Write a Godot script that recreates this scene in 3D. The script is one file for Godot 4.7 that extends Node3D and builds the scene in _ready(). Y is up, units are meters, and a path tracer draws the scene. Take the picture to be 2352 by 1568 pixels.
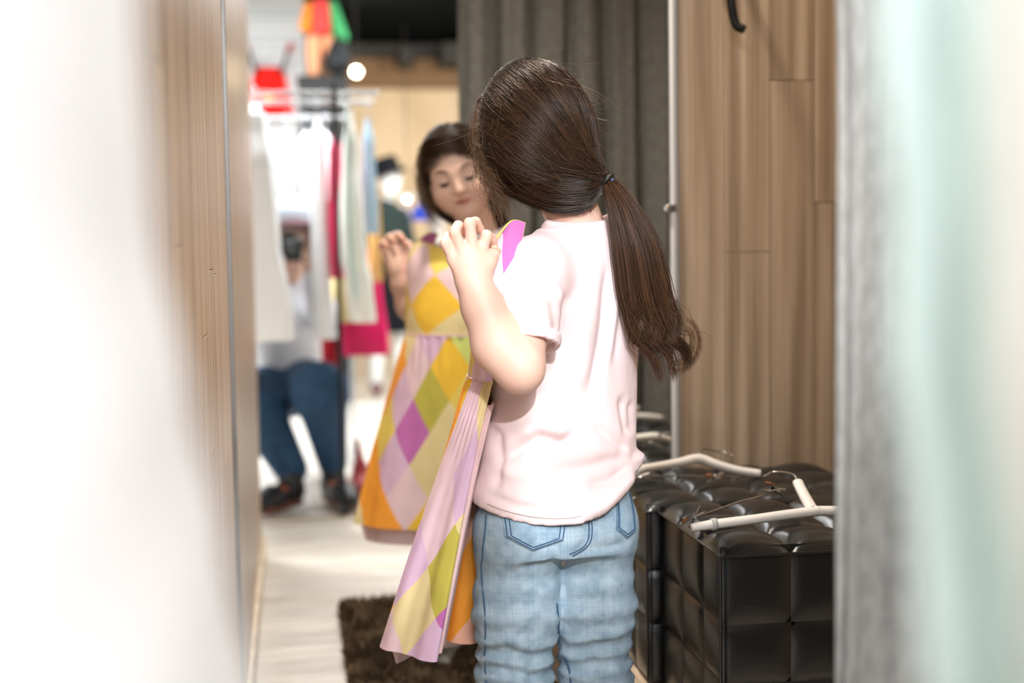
extends Node3D
# A fitting room with a floor-to-top mirror, a girl holding a dress against herself, and the shop behind the camera that the mirror shows.
# Mirror plane z = 0, mirror faces +z, camera at z = 2.54.

var rng := RandomNumberGenerator.new()
var taken := {}
var mats := {}

func _ready() -> void:
	rng.seed = 11
	view_and_light()
	fitting_room()
	shop_shell()
	mirror_and_wall_things()
	curtains()
	rug()
	ottomans_and_hangers()
	girl()
	held_dress()
	rack_and_clothes()
	photographer()
	shop_things()

func view_and_light() -> void:
	var cam := Camera3D.new()
	cam.name = "camera"
	cam.position = Vector3(0, 0.92, 2.54)
	cam.rotation_degrees = Vector3(-3.8285, -8.8261, -0.8193)
	cam.fov = rad_to_deg(2.0 * atan(784.0 / 3200.0))
	cam.near = 0.01
	cam.far = 60.0
	var at := CameraAttributesPhysical.new()
	at.frustum_focal_length = 49.0
	at.frustum_focus_distance = 1.93
	at.exposure_aperture = 2.3
	at.frustum_near = 0.01
	at.frustum_far = 60.0
	cam.attributes = at
	add_child(cam)
	cam.fov = rad_to_deg(2.0 * atan(784.0 / 3200.0))
	cam.current = true
	var e := Environment.new()
	e.background_mode = Environment.BG_COLOR
	e.background_color = Color(0.30, 0.31, 0.33)
	e.tonemap_mode = Environment.TONE_MAPPER_LINEAR
	e.tonemap_exposure = 1.42
	e.sdfgi_enabled = true
	e.ssao_enabled = true
	e.ssil_enabled = true
	var we := WorldEnvironment.new()
	we.name = "world_environment"
	we.environment = e
	add_child(we)
	# ceiling panels of the shop: glowing panel + area light just under it
	var spots := [[-0.05, 4.2, 1.3, 0.75, 8.5], [-1.15, 2.75, 1.2, 0.6, 9.5], [0.5, 5.0, 1.5, 0.6, 1.2], [1.0, 3.05, 1.2, 0.6, 6.8], [-1.2, 6.0, 1.2, 0.6, 0.8], [1.9, 6.2, 1.2, 0.6, 5.0]]
	var words := ["above the clothes rack", "left of the clothes rack", "between rack and slatted wall", "right of the clothes rack", "at the left near the slatted wall", "at the right in the middle of the shop"]
	for i in spots.size():
		var s = spots[i]
		var t := thing("ceiling_light", "flat white ceiling light panel " + words[i], "light", Vector3(s[0], 2.685, s[1]), 0.0, "shop ceiling light panels")
		part("light_frame", rbox(Vector3(s[2] + 0.04, 0.03, s[3] + 0.04), 0.006), mat("lampframe", Color(0.8, 0.8, 0.8), 0.5), t)
		var g := part("light_diffuser", rbox(Vector3(s[2], 0.012, s[3]), 0.003), glow("panelglow", Color(0.985, 0.99, 1.0), 3.0), t)
		g.position.y = -0.014
		var a := AreaLight3D.new()
		a.name = "panel_light"
		a.area_size = Vector2(s[2], s[3])
		a.area_normalize_energy = true
		a.light_energy = s[4]
		a.light_color = Color(0.985, 0.99, 1.0)
		a.area_range = 20.0
		a.shadow_enabled = true
		a.rotation_degrees.x = -90
		a.position.y = -0.024
		t.add_child(a)
	# unseen spotlights, added to brighten the girl and her mirrored face
	for q in [[Vector3(0.02, 2.56, 3.3), 0.9, 15.0, "added white spotlight above the rack, aimed into the fitting room"], [Vector3(0.10, 2.56, 5.2), 15.0, 8.5, "added white spotlight mid shop, aimed into the fitting room"]]:
		var tr := thing("added_spotlight", q[3], "lamp", q[0], 0.0, "added spotlights")
		var aim := Basis.looking_at(Vector3(0.32, 1.04, 0.6) - q[0])
		var can := part("lamp_can", lathe([[0.0, -0.07], [0.05, -0.07], [0.06, 0.07], [0.054, 0.07], [0.05, 0.045], [0.0, 0.045]], 24), mat("lampframe", Color(0.8, 0.8, 0.8), 0.5), tr)
		can.basis = aim * Basis(Vector3.RIGHT, -PI / 2)
		var face := part("light_face", lathe([[0.0, 0.05], [0.05, 0.05]], 24), glow("addedface", Color(1.0, 0.98, 0.95), 6.0), tr)
		face.basis = can.basis
		part("spot_stem", tube(PackedVector3Array([Vector3(0, 0.04, 0), Vector3(0, 0.1, 0), Vector3(0, 0.16, 0)]), [0.009], 8), mats["lampframe"], tr)
		var ts := SpotLight3D.new()
		ts.name = "added_beam"
		ts.basis = aim
		ts.position = -aim.z * 0.085
		ts.spot_angle = q[2]
		ts.spot_angle_attenuation = 0.5
		ts.spot_range = 14.0
		ts.spot_attenuation = 2.0
		ts.light_energy = q[1]
		ts.light_size = 0.055
		ts.light_color = Color(0.99, 0.99, 1.0)
		ts.shadow_enabled = true
		tr.add_child(ts)
	# fitting room downlight
	var d := thing("ceiling_downlight", "round white downlight over the fitting room", "light", Vector3(0.20, 2.68, 0.15))
	part("light_ring", lathe([[0.075, 0.0], [0.085, 0.0], [0.085, 0.03], [0.06, 0.03], [0.06, 0.012], [0.075, 0.0]], 32), mat("lampframe", Color(0.8, 0.8, 0.8), 0.5), d)
	part("light_bulb", lathe([[0.0, 0.008], [0.058, 0.008], [0.058, 0.02], [0.0, 0.02]], 32), glow("warmglow", Color(1.0, 0.95, 0.88), 8.0), d)
	var sp := SpotLight3D.new()
	sp.name = "downlight_beam"
	sp.rotation_degrees.x = -90
	sp.position.y = -0.012
	sp.spot_angle = 58.0
	sp.spot_angle_attenuation = 0.6
	sp.spot_range = 12.0
	sp.spot_attenuation = 2.0
	sp.light_energy = 3.0
	sp.light_size = 0.06
	sp.light_color = Color(1.0, 0.955, 0.895)
	sp.shadow_enabled = true
	d.add_child(sp)

# ---------------------------------------------------------------- naming
func numbered(called: String) -> String:
	var n: int = taken.get(called, 0)
	taken[called] = n + 1
	return called if n == 0 else "%s_%03d" % [called, n]

func thing(called: String, label: String, category: String, at := Vector3.ZERO, turn := 0.0, group := "") -> Node3D:
	var o := Node3D.new()
	o.name = numbered(called)
	o.position = at
	o.rotation.y = turn
	add_child(o)
	tag(o, label, category, group)
	return o

func tag(o: Node3D, label: String, category: String, group := "") -> void:
	o.set_meta("label", label)
	o.set_meta("category", category)
	if group:
		o.set_meta("group", group)

func part(called: String, mesh: Mesh, material: Material, parent: Node3D) -> MeshInstance3D:
	var o := MeshInstance3D.new()
	o.name = called
	o.mesh = mesh
	o.material_override = material
	parent.add_child(o, true)
	return o

func struct(called: String, mesh: Mesh, material: Material, at := Vector3.ZERO) -> MeshInstance3D:
	var o := MeshInstance3D.new()
	o.name = called
	o.mesh = mesh
	o.material_override = material
	o.position = at
	o.set_meta("kind", "structure")
	add_child(o, true)
	return o

# ---------------------------------------------------------------- materials
func mat(key: String, c: Color, rough := 0.8, metal := 0.0) -> StandardMaterial3D:
	if mats.has(key):
		return mats[key]
	var m := StandardMaterial3D.new()
	m.resource_name = key
	m.albedo_color = c
	m.roughness = rough
	m.metallic = metal
	m.cull_mode = BaseMaterial3D.CULL_DISABLED
	mats[key] = m
	return m

func glow(key: String, c: Color, energy: float) -> StandardMaterial3D:
	var m := mat(key, c, 0.6)
	m.emission_enabled = true
	m.emission = c
	m.emission_energy_multiplier = energy
	return m

func noise_tex(key: String, freq: float, ramp: Gradient, octaves := 4, normal := false, bump := 3.0, size := 256) -> NoiseTexture2D:
	if mats.has("t_" + key):
		return mats["t_" + key]
	var n := FastNoiseLite.new()
	n.noise_type = FastNoiseLite.TYPE_SIMPLEX_SMOOTH
	n.seed = key.hash() % 1000
	n.frequency = freq
	n.fractal_octaves = octaves
	var t := NoiseTexture2D.new()
	t.width = size
	t.height = size
	t.seamless = true
	t.noise = n
	t.as_normal_map = normal
	t.bump_strength = bump
	if ramp:
		t.color_ramp = ramp
	mats["t_" + key] = t
	return t

func ramp2(a: Color, b: Color, p := 0.25, q := 0.75) -> Gradient:
	var g := Gradient.new()
	g.offsets = PackedFloat32Array([p, q])
	g.colors = PackedColorArray([a, b])
	return g

func wood_image() -> ImageTexture:
	# straight-grained oak laminate, grain along v: streaks, pores, a few knots
	if mats.has("woodimg"):
		return mats["woodimg"]
	var w := 256
	var h := 512
	var im := Image.create(w, h, false, Image.FORMAT_RGB8)
	var a := FastNoiseLite.new()
	a.seed = 5
	a.frequency = 0.035
	a.fractal_octaves = 3
	var b := FastNoiseLite.new()
	b.seed = 9
	b.frequency = 0.16
	b.fractal_octaves = 2
	for y in h:
		for x in w:
			var ty := float(y) / h
			# wrap in both directions by walking circles
			var cx := cos(TAU * x / w) * w / TAU
			var sx := sin(TAU * x / w) * w / TAU
			var wob := sin(TAU * ty) * 2.0 + sin(TAU * ty * 2.0 + x * 0.02) * 1.2
			var v1 := a.get_noise_3d(cx + wob, sx, sin(TAU * ty) * 9.0)
			var v2 := b.get_noise_3d(cx * 1.4, sx * 1.4 + wob, cos(TAU * ty) * 4.0)
			var k := clampf(0.5 + 0.75 * v1 + 0.28 * v2, 0.0, 1.0)
			var c := Color(0.625, 0.55, 0.465).lerp(Color(0.875, 0.81, 0.725), k)
			im.set_pixel(x, y, c)
	var t := ImageTexture.create_from_image(im)
	mats["woodimg"] = t
	return t

func wood(key: String, tint: Color, rough: float, offset: Vector3, scale := Vector3(2.6, 0.5, 2.6)) -> StandardMaterial3D:
	if mats.has(key):
		return mats[key]
	var m := mat(key, tint, rough)
	m.albedo_texture = wood_image()
	m.uv1_triplanar = true
	m.uv1_world_triplanar = true
	m.uv1_scale = scale
	m.uv1_offset = offset
	m.uv1_triplanar_sharpness = 8.0
	return m

func cloth(key: String, c: Color, through := 0.25, rough := 0.9) -> StandardMaterial3D:
	if mats.has(key):
		return mats[key]
	var m := mat(key, c, rough)
	m.metallic_specular = 0.3
	if through > 0.0:
		m.backlight_enabled = true
		m.backlight = Color(through, through, through)
	m.normal_enabled = true
	m.normal_texture = noise_tex("weave", 0.11, null, 3, true, 1.2)
	m.normal_scale = 0.25
	m.uv1_triplanar = true
	m.uv1_scale = Vector3(14, 14, 14)
	return m

# ---------------------------------------------------------------- meshes
func amesh(v: PackedVector3Array, n: PackedVector3Array, i: PackedInt32Array, uv := PackedVector2Array(), col := PackedColorArray()) -> ArrayMesh:
	var a := []
	a.resize(Mesh.ARRAY_MAX)
	a[Mesh.ARRAY_VERTEX] = v
	a[Mesh.ARRAY_NORMAL] = n
	a[Mesh.ARRAY_INDEX] = i
	if uv.size():
		a[Mesh.ARRAY_TEX_UV] = uv
	if col.size():
		a[Mesh.ARRAY_COLOR] = col
	var m := ArrayMesh.new()
	m.add_surface_from_arrays(Mesh.PRIMITIVE_TRIANGLES, a)
	return m

func smooth(v: PackedVector3Array, i: PackedInt32Array) -> PackedVector3Array:
	var n := PackedVector3Array()
	n.resize(v.size())
	for k in range(0, i.size(), 3):
		var a := i[k]
		var b := i[k + 1]
		var c := i[k + 2]
		var f := (v[c] - v[a]).cross(v[b] - v[a])
		n[a] += f
		n[b] += f
		n[c] += f
	for k in n.size():
		n[k] = n[k].normalized()
	return n

func rbox(size: Vector3, bevel := 0.004) -> ArrayMesh:
	# box with chamfered edges, made once per size
	var key := "rbox%v%f" % [size, bevel]
	if mats.has(key):
		return mats[key]
	var h := size / 2.0
	var b := minf(bevel, minf(h.x, minf(h.y, h.z)) * 0.9)
	var st := SurfaceTool.new()
	st.begin(Mesh.PRIMITIVE_TRIANGLES)
	st.set_smooth_group(-1)
	var corner := func(sx: float, sy: float, sz: float, axis: int) -> Vector3:
		var p := Vector3(sx * (h.x - b), sy * (h.y - b), sz * (h.z - b))
		p[axis] = [sx * h.x, sy * h.y, sz * h.z][axis]
		return p
	var quad := func(a: Vector3, bb: Vector3, c: Vector3, d: Vector3) -> void:
		var nn := (c - a).cross(bb - a)
		if nn.dot(a + c) < 0.0:
			var t := bb
			bb = d
			d = t
		for q in [a, bb, c, a, c, d]:
			st.add_vertex(q)
	for ax in 3:
		for s in [-1.0, 1.0]:
			var q := []
			for k in [[-1.0, -1.0], [1.0, -1.0], [1.0, 1.0], [-1.0, 1.0]]:
				var sg := [0.0, 0.0, 0.0]
				sg[ax] = s
				sg[(ax + 1) % 3] = k[0]
				sg[(ax + 2) % 3] = k[1]
				q.append(corner.call(sg[0], sg[1], sg[2], ax))
			quad.call(q[0], q[1], q[2], q[3])
	for ax in 3:
		var a1 := (ax + 1) % 3
		var a2 := (ax + 2) % 3
		for s in [-1.0, 1.0]:
			for t in [-1.0, 1.0]:
				var q := []
				for e in [[-1.0, a1], [1.0, a1], [1.0, a2], [-1.0, a2]]:
					var sg := [0.0, 0.0, 0.0]
					sg[ax] = e[0]
					sg[a1] = s
					sg[a2] = t
					q.append(corner.call(sg[0], sg[1], sg[2], e[1]))
				quad.call(q[0], q[1], q[2], q[3])
	for sx in [-1.0, 1.0]:
		for sy in [-1.0, 1.0]:
			for sz in [-1.0, 1.0]:
				var a: Vector3 = corner.call(sx, sy, sz, 0)
				var bb: Vector3 = corner.call(sx, sy, sz, 1)
				var c: Vector3 = corner.call(sx, sy, sz, 2)
				if (c - a).cross(bb - a).dot(a) < 0.0:
					var t := bb
					bb = c
					c = t
				for q in [a, bb, c]:
					st.add_vertex(q)
	st.generate_normals()
	var m := st.commit()
	mats[key] = m
	return m

func lathe(profile: Array, sides := 24) -> ArrayMesh:
	# profile of [radius, y] turned about y
	var v := PackedVector3Array()
	var i := PackedInt32Array()
	var k := profile.size()
	for s in sides + 1:
		var a := TAU * s / sides
		for q in profile:
			v.append(Vector3(cos(a) * q[0], q[1], sin(a) * q[0]))
	for s in sides:
		for q in k - 1:
			var a := s * k + q
			i.append_array([a, a + k, a + 1, a + 1, a + k, a + k + 1])
	return amesh(v, smooth(v, i), i)

func spline(p: Array, n: int, closed := false) -> PackedVector3Array:
	# Catmull-Rom through the points, n samples
	var out := PackedVector3Array()
	var c := p.size()
	for k in n:
		var t := float(k) / (n if closed else n - 1) * (c if closed else c - 1)
		var j := mini(int(t), c - 1 if closed else c - 2)
		var f := t - j
		var a: Vector3 = p[posmod(j - 1, c)] if closed else p[maxi(j - 1, 0)]
		var b: Vector3 = p[j % c]
		var d: Vector3 = p[(j + 1) % c] if closed else p[mini(j + 1, c - 1)]
		var e: Vector3 = p[(j + 2) % c] if closed else p[mini(j + 2, c - 1)]
		out.append(b.cubic_interpolate(d, a, e, f))
	return out

func tube(path: PackedVector3Array, radii: Array, sides := 8, flat := 1.0, caps := true) -> ArrayMesh:
	# swept round bar; radii are spread along the path, flat squeezes one axis
	var v := PackedVector3Array()
	var i := PackedInt32Array()
	var c := path.size()
	var up := Vector3.UP
	if absf((path[1] - path[0]).normalized().y) > 0.9:
		up = Vector3.RIGHT
	for k in c:
		var t := (path[mini(k + 1, c - 1)] - path[maxi(k - 1, 0)]).normalized()
		var s := t.cross(up).normalized()
		up = s.cross(t).normalized()
		var f := float(k) / (c - 1) * (radii.size() - 1)
		var j := mini(int(f), maxi(radii.size() - 2, 0))
		var r: float = lerpf(radii[j], radii[mini(j + 1, radii.size() - 1)], f - j)
		for q in sides:
			var a := TAU * q / sides
			v.append(path[k] + s * cos(a) * r + up * sin(a) * r * flat)
	for k in c - 1:
		for q in sides:
			var a := k * sides + q
			var b := k * sides + (q + 1) % sides
			i.append_array([a, b, a + sides, b, b + sides, a + sides])
	if caps:
		for e in 2:
			var base := 0 if e == 0 else (c - 1) * sides
			var m := v.size()
			v.append(path[0 if e == 0 else c - 1])
			for q in sides:
				if e == 0:
					i.append_array([m, base + (q + 1) % sides, base + q])
				else:
					i.append_array([m, base + q, base + (q + 1) % sides])
	return amesh(v, smooth(v, i), i)

func join(list: Array) -> ArrayMesh:
	# several meshes as one surface: [mesh, transform] pairs
	var st := SurfaceTool.new()
	for q in list:
		st.append_from(q[0], 0, q[1])
	return st.commit()

func sheet(rows: Array, uvs: Array, thick := 0.0, closed := false) -> ArrayMesh:
	# a cloth through rows of points; thick makes it a closed skin of that thickness
	var v := PackedVector3Array()
	var uv := PackedVector2Array()
	var i := PackedInt32Array()
	var nr := rows.size()
	var nc: int = rows[0].size()
	for r in nr:
		v.append_array(rows[r])
		uv.append_array(uvs[r])
	for r in nr - 1:
		for c in (nc - 1):
			var a := r * nc + c
			i.append_array([a, a + 1, a + nc, a + 1, a + nc + 1, a + nc])
	var n := smooth(v, i)
	if closed:
		for r in nr:
			var s := (n[r * nc] + n[r * nc + nc - 1]).normalized()
			n[r * nc] = s
			n[r * nc + nc - 1] = s
	if thick <= 0.0:
		return amesh(v, n, i, uv)
	var m := v.size()
	var back := PackedInt32Array()
	for k in range(0, i.size(), 3):
		back.append_array([i[k] + m, i[k + 2] + m, i[k + 1] + m])
	for k in m:
		v.append(v[k] - n[k] * thick)
		n.append(-n[k])
		uv.append(uv[k])
	i.append_array(back)
	# edges
	var rim := []
	for c in nc - 1:
		rim.append([c + 1, c])
		rim.append([(nr - 1) * nc + c, (nr - 1) * nc + c + 1])
	if not closed:
		for r in nr - 1:
			rim.append([r * nc, (r + 1) * nc])
			rim.append([(r + 1) * nc + nc - 1, r * nc + nc - 1])
	for q in rim:
		i.append_array([q[0], q[1], q[0] + m, q[1], q[1] + m, q[0] + m])
	return amesh(v, n, i, uv)

# ---------------------------------------------------------------- signed distances and surface nets
func seg(p: Vector3, a: Vector3, b: Vector3, ra: float, rb: float) -> float:
	var d := b - a
	var t := clampf((p - a).dot(d) / maxf(d.length_squared(), 1e-9), 0.0, 1.0)
	return (p - a - d * t).length() - lerpf(ra, rb, t)

func ell(p: Vector3, c: Vector3, r: Vector3) -> float:
	var q := (p - c) / r
	var k0 := q.length()
	var k1 := (q / r).length()
	return k0 * (k0 - 1.0) / maxf(k1, 1e-6)

func smin(a: float, b: float, k: float) -> float:
	var h := maxf(k - absf(a - b), 0.0) / k
	return minf(a, b) - h * h * k * 0.25

func bones(p: Vector3, list: Array) -> float:
	# list of [a, b, ra, rb, k]
	var d := 1e3
	for s in list:
		var a: Vector3 = s[0]
		var ab: Vector3 = s[1] - a
		var t := clampf((p - a).dot(ab) / maxf(ab.length_squared(), 1e-9), 0.0, 1.0)
		var e: float = (p - a - ab * t).length() - lerpf(s[2], s[3], t)
		var k: float = s[4]
		var h := maxf(k - absf(d - e), 0.0) / k
		d = minf(d, e) - h * h * k * 0.25
	return d

func nets(lo: Vector3, hi: Vector3, h: float, f: Callable) -> Array:
	# surface nets; returns [vertices, indices]
	var B := 4
	var bx := int(ceil((hi.x - lo.x) / h / B))
	var by := int(ceil((hi.y - lo.y) / h / B))
	var bz := int(ceil((hi.z - lo.z) / h / B))
	var nx := bx * B + 1
	var ny := by * B + 1
	var nz := bz * B + 1
	var sy := nx
	var sz := nx * ny
	var val := PackedFloat32Array()
	val.resize(nx * ny * nz)
	val.fill(999.0)
	var id := PackedInt32Array()
	id.resize(nx * ny * nz)
	id.fill(-1)
	var near := h * B * 1.25
	var live := []
	for z in bz:
		for y in by:
			for x in bx:
				var c := lo + Vector3(x + 0.5, y + 0.5, z + 0.5) * h * B
				if absf(f.call(c)) < near:
					live.append(Vector3i(x, y, z))
	for b in live:
		for z in B + 1:
			for y in B + 1:
				for x in B + 1:
					var k: int = (b.x * B + x) + (b.y * B + y) * sy + (b.z * B + z) * sz
					if val[k] == 999.0:
						val[k] = f.call(lo + Vector3(b.x * B + x, b.y * B + y, b.z * B + z) * h)
	var v := PackedVector3Array()
	var ind := PackedInt32Array()
	var off := [0, 1, sy, sy + 1, sz, sz + 1, sz + sy, sz + sy + 1]
	var ed := [[0, 1], [2, 3], [4, 5], [6, 7], [0, 2], [1, 3], [4, 6], [5, 7], [0, 4], [1, 5], [2, 6], [3, 7]]
	var cells := PackedInt32Array()
	for b in live:
		for z in B:
			for y in B:
				for x in B:
					var gx: int = b.x * B + x
					var gy: int = b.y * B + y
					var gz: int = b.z * B + z
					var k := gx + gy * sy + gz * sz
					var s0 := val[k] < 0.0
					var same := true
					for q in range(1, 8):
						if (val[k + off[q]] < 0.0) != s0:
							same = false
							break
					if same:
						continue
					var sum := Vector3.ZERO
					var cnt := 0
					for q in ed:
						var a: float = val[k + off[q[0]]]
						var d: float = val[k + off[q[1]]]
						if (a < 0.0) == (d < 0.0):
							continue
						var t := a / (a - d)
						var pa := Vector3(q[0] & 1, (q[0] >> 1) & 1, q[0] >> 2)
						var pb := Vector3(q[1] & 1, (q[1] >> 1) & 1, q[1] >> 2)
						sum += pa.lerp(pb, t)
						cnt += 1
					id[k] = v.size()
					cells.append(k)
					v.append(lo + (Vector3(gx, gy, gz) + sum / cnt) * h)
	for k in cells:
		var s0 := val[k] < 0.0
		for ax in 3:
			var o: int = [1, sy, sz][ax]
			if (val[k + o] < 0.0) == s0:
				continue
			var u: int = [sy, sz, 1][ax]
			var w: int = [sz, 1, sy][ax]
			if k - u - w < 0:
				continue
			var a := id[k]
			var b := id[k - u]
			var c := id[k - u - w]
			var d := id[k - w]
			if b < 0 or c < 0 or d < 0:
				continue
			if s0:
				ind.append_array([a, c, b, a, d, c])
			else:
				ind.append_array([a, b, c, a, c, d])
	return [v, ind]

func relax(v: PackedVector3Array, ind: PackedInt32Array, times: int, amount := 0.5) -> PackedVector3Array:
	for r in times:
		var s := PackedVector3Array()
		s.resize(v.size())
		var c := PackedInt32Array()
		c.resize(v.size())
		for k in range(0, ind.size(), 3):
			for q in 3:
				var a := ind[k + q]
				s[a] += v[ind[k + (q + 1) % 3]] + v[ind[k + (q + 2) % 3]]
				c[a] += 2
		for k in v.size():
			if c[k]:
				v[k] = v[k].lerp(s[k] / c[k], amount)
	return v

func hit(f: Callable, x: float, y: float, from := 0.85) -> Vector3:
	# the surface met when walking from +z towards the mirror
	var z := from
	for k in 60:
		var d: float = f.call(Vector3(x, y, z))
		if d < 0.0004:
			break
		z -= d * 0.8
	return Vector3(x, y, z)

# ---------------------------------------------------------------- the fitting room
func planks(wall: Node3D, axis: int, from: float, to: float, fixed: float, facing: float, height: float, width: float, keys: Array) -> void:
	# upright laminate boards on a wall; axis 0: wall runs along x at z = fixed, axis 2: along z at x = fixed
	var n := int(ceil((to - from) / width))
	for k in n:
		var a := from + k * width
		var b := minf(a + width, to) - 0.0012
		if b - a < 0.01:
			continue
		var y := 0.0
		var cut := rng.randf_range(0.35, 1.1)
		while y < height - 0.02:
			var top := minf(height, y + cut)
			if height - top < 0.12:
				top = height
			var size := Vector3(b - a, top - y - 0.0012, 0.008) if axis == 0 else Vector3(0.008, top - y - 0.0012, b - a)
			var o := part("plank", rbox(size, 0.0007), mats[keys[rng.randi() % keys.size()]], wall)
			var mid := (a + b) / 2.0
			o.position = (Vector3(mid, (y + top) / 2.0, fixed - facing * 0.004) if axis == 0 else Vector3(fixed - facing * 0.004, (y + top) / 2.0, mid)) - wall.position
			y = top
			cut = rng.randf_range(0.85, 1.2)

func fitting_room() -> void:
	var tints := [Color(0.98, 0.96, 0.935), Color(0.94, 0.915, 0.885), Color(1.0, 0.985, 0.965), Color(0.91, 0.885, 0.855)]
	var keys := []
	var keys_glossy := []
	for k in 4:
		wood("oak%d" % k, tints[k], 0.42, Vector3(0.31 * k, 0.37 * k, 0.23 * k))
		keys.append("oak%d" % k)
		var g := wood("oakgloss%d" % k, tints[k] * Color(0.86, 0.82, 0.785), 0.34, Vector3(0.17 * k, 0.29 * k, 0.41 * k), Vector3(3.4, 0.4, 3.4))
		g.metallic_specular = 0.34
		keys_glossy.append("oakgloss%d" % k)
	var core := mat("boardcore", Color(0.56, 0.46, 0.36), 0.7)
	var wl := struct("wall_left", rbox(Vector3(0.06, 2.3, 1.67), 0.002), core, Vector3(-0.155, 1.15, 0.835))
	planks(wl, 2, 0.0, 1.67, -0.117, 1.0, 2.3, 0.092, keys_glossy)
	var wb := struct("wall_back", rbox(Vector3(6.2, 2.75, 0.1), 0.002), mat("plaster", Color(0.83, 0.82, 0.80), 0.85), Vector3(0.4, 1.375, -0.06))
	planks(wb, 0, 0.716, 1.2, -0.002, 1.0, 2.3, 0.0885, keys)
	var wr := struct("wall_right", rbox(Vector3(0.06, 2.3, 1.6), 0.002), core, Vector3(1.238, 1.15, 0.8))
	planks(wr, 2, 0.0, 1.6, 1.2, -1.0, 2.3, 0.092, keys)
	struct("baseboard_left", rbox(Vector3(0.014, 0.075, 1.66), 0.003), mats["oak2"], Vector3(-0.11, 0.0375, 0.835))
	struct("baseboard_right", rbox(Vector3(0.014, 0.075, 1.58), 0.003), mats["oak2"], Vector3(1.193, 0.0375, 0.80))
	struct("baseboard_back", rbox(Vector3(0.47, 0.075, 0.014), 0.003), mats["oak2"], Vector3(0.955, 0.0375, 0.006))
	# floor boards of the fitting room run across, pale oak
	var fl := struct("floor", rbox(Vector3(6.4, 0.06, 10.2), 0.002), shop_floor_mat(), Vector3(0.4, -0.042, 5.0))
	var fk := []
	for k in 4:
		var c: Color = [Color(0.80, 0.765, 0.72), Color(0.76, 0.725, 0.68), Color(0.83, 0.80, 0.76), Color(0.775, 0.745, 0.71)][k]
		var m := mat("paleoak%d" % k, c, 0.38)
		m.albedo_texture = noise_tex("floorgrain", 0.02, ramp2(Color(0.82, 0.80, 0.77), Color(1, 1, 1), 0.2, 0.7), 4)
		m.uv1_triplanar = true
		m.uv1_world_triplanar = true
		m.uv1_scale = Vector3(0.7, 4.0, 7.0)
		m.uv1_offset = Vector3(0.3 * k, 0, 0.17 * k)
		fk.append(m)
	var z := 0.0
	while z < 2.2:
		var d := minf(0.118, 2.25 - z)
		var x := -0.185 if z < 1.66 else -0.9
		var right := 1.27 if z < 1.6 else 1.9
		var len := rng.randf_range(0.3, 1.0)
		while x < right - 0.02:
			var e := minf(right, x + len)
			var o := part("floor_board", rbox(Vector3(e - x - 0.001, 0.012, d - 0.001), 0.0008), fk[rng.randi() % 4], fl)
			o.position = Vector3((x + e) / 2, -0.006, z + d / 2) - fl.position
			x = e
			len = 1.1
		z += d
	struct("trim_1", rbox(Vector3(2.9, 0.006, 0.03), 0.002), mat("threshold", Color(0.62, 0.55, 0.46), 0.4), Vector3(0.5, 0.003, 2.262))

func shop_floor_mat() -> StandardMaterial3D:
	var m := mat("shopfloor", Color(0.80, 0.775, 0.745), 0.3)
	m.albedo_texture = noise_tex("terrazzo", 0.05, ramp2(Color(0.93, 0.92, 0.91), Color(1, 1, 1)), 5)
	m.uv1_triplanar = true
	m.uv1_world_triplanar = true
	m.uv1_scale = Vector3(0.8, 0.8, 0.8)
	return m

func shop_shell() -> void:
	var white: StandardMaterial3D = mats["plaster"]
	var beige := mat("beigewall", Color(0.80, 0.73, 0.64), 0.85)
	beige.albedo_texture = noise_tex("beigegrain", 0.012, ramp2(Color(0.93, 0.92, 0.90), Color(1, 1, 1)), 4)
	beige.uv1_triplanar = true
	beige.uv1_scale = Vector3(0.5, 0.25, 0.5)
	struct("wall_shop_left", rbox(Vector3(0.1, 2.75, 10.0), 0.002), white, Vector3(-2.75, 1.375, 5.0))
	struct("wall_shop_right", rbox(Vector3(0.1, 2.75, 10.0), 0.002), white, Vector3(3.55, 1.375, 5.0))
	struct("wall_shop_far", rbox(Vector3(6.4, 2.75, 0.1), 0.002), beige, Vector3(0.4, 1.375, 9.95))
	struct("ceiling", rbox(Vector3(6.4, 0.1, 10.2), 0.002), mat("blackceiling", Color(0.06, 0.07, 0.085), 1.0), Vector3(0.4, 2.77, 5.0))
	mats["blackceiling"].metallic_specular = 0.05
	# brown band with a stepped lower edge below the dark ceiling
	var dark := mat("brownband", Color(0.45, 0.355, 0.27), 0.8)
	struct("trim_2", rbox(Vector3(3.4, 0.26, 0.10), 0.004), dark, Vector3(1.5, 2.47, 9.84))
	struct("trim_3", rbox(Vector3(3.4, 0.12, 0.16), 0.004), mat("duct", Color(0.10, 0.11, 0.12), 0.7), Vector3(1.5, 2.65, 9.8))
	struct("trim_4", rbox(Vector3(0.13, 0.13, 0.5), 0.01), mats["duct"], Vector3(0.98, 2.56, 9.5))
	struct("trim_5", rbox(Vector3(0.30, 0.16, 0.5), 0.01), mats["duct"], Vector3(1.42, 2.58, 9.5))
	# white slatted wall: boards one by one
	var sw := struct("wall_slatted", rbox(Vector3(2.2, 2.7, 0.05), 0.003), mat("slatback", Color(0.80, 0.81, 0.81), 0.7), Vector3(-0.995, 1.35, 7.04))
	for k in 46:
		var o := part("slat", rbox(Vector3(2.2, 0.05, 0.018), 0.003), mat("slat%d" % (k % 3), [Color(0.90, 0.915, 0.915), Color(0.87, 0.89, 0.895), Color(0.92, 0.925, 0.925)][k % 3], 0.55), sw)
		o.position = Vector3(0, -1.35 + 0.035 + k * 0.0575, -0.034)

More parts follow.
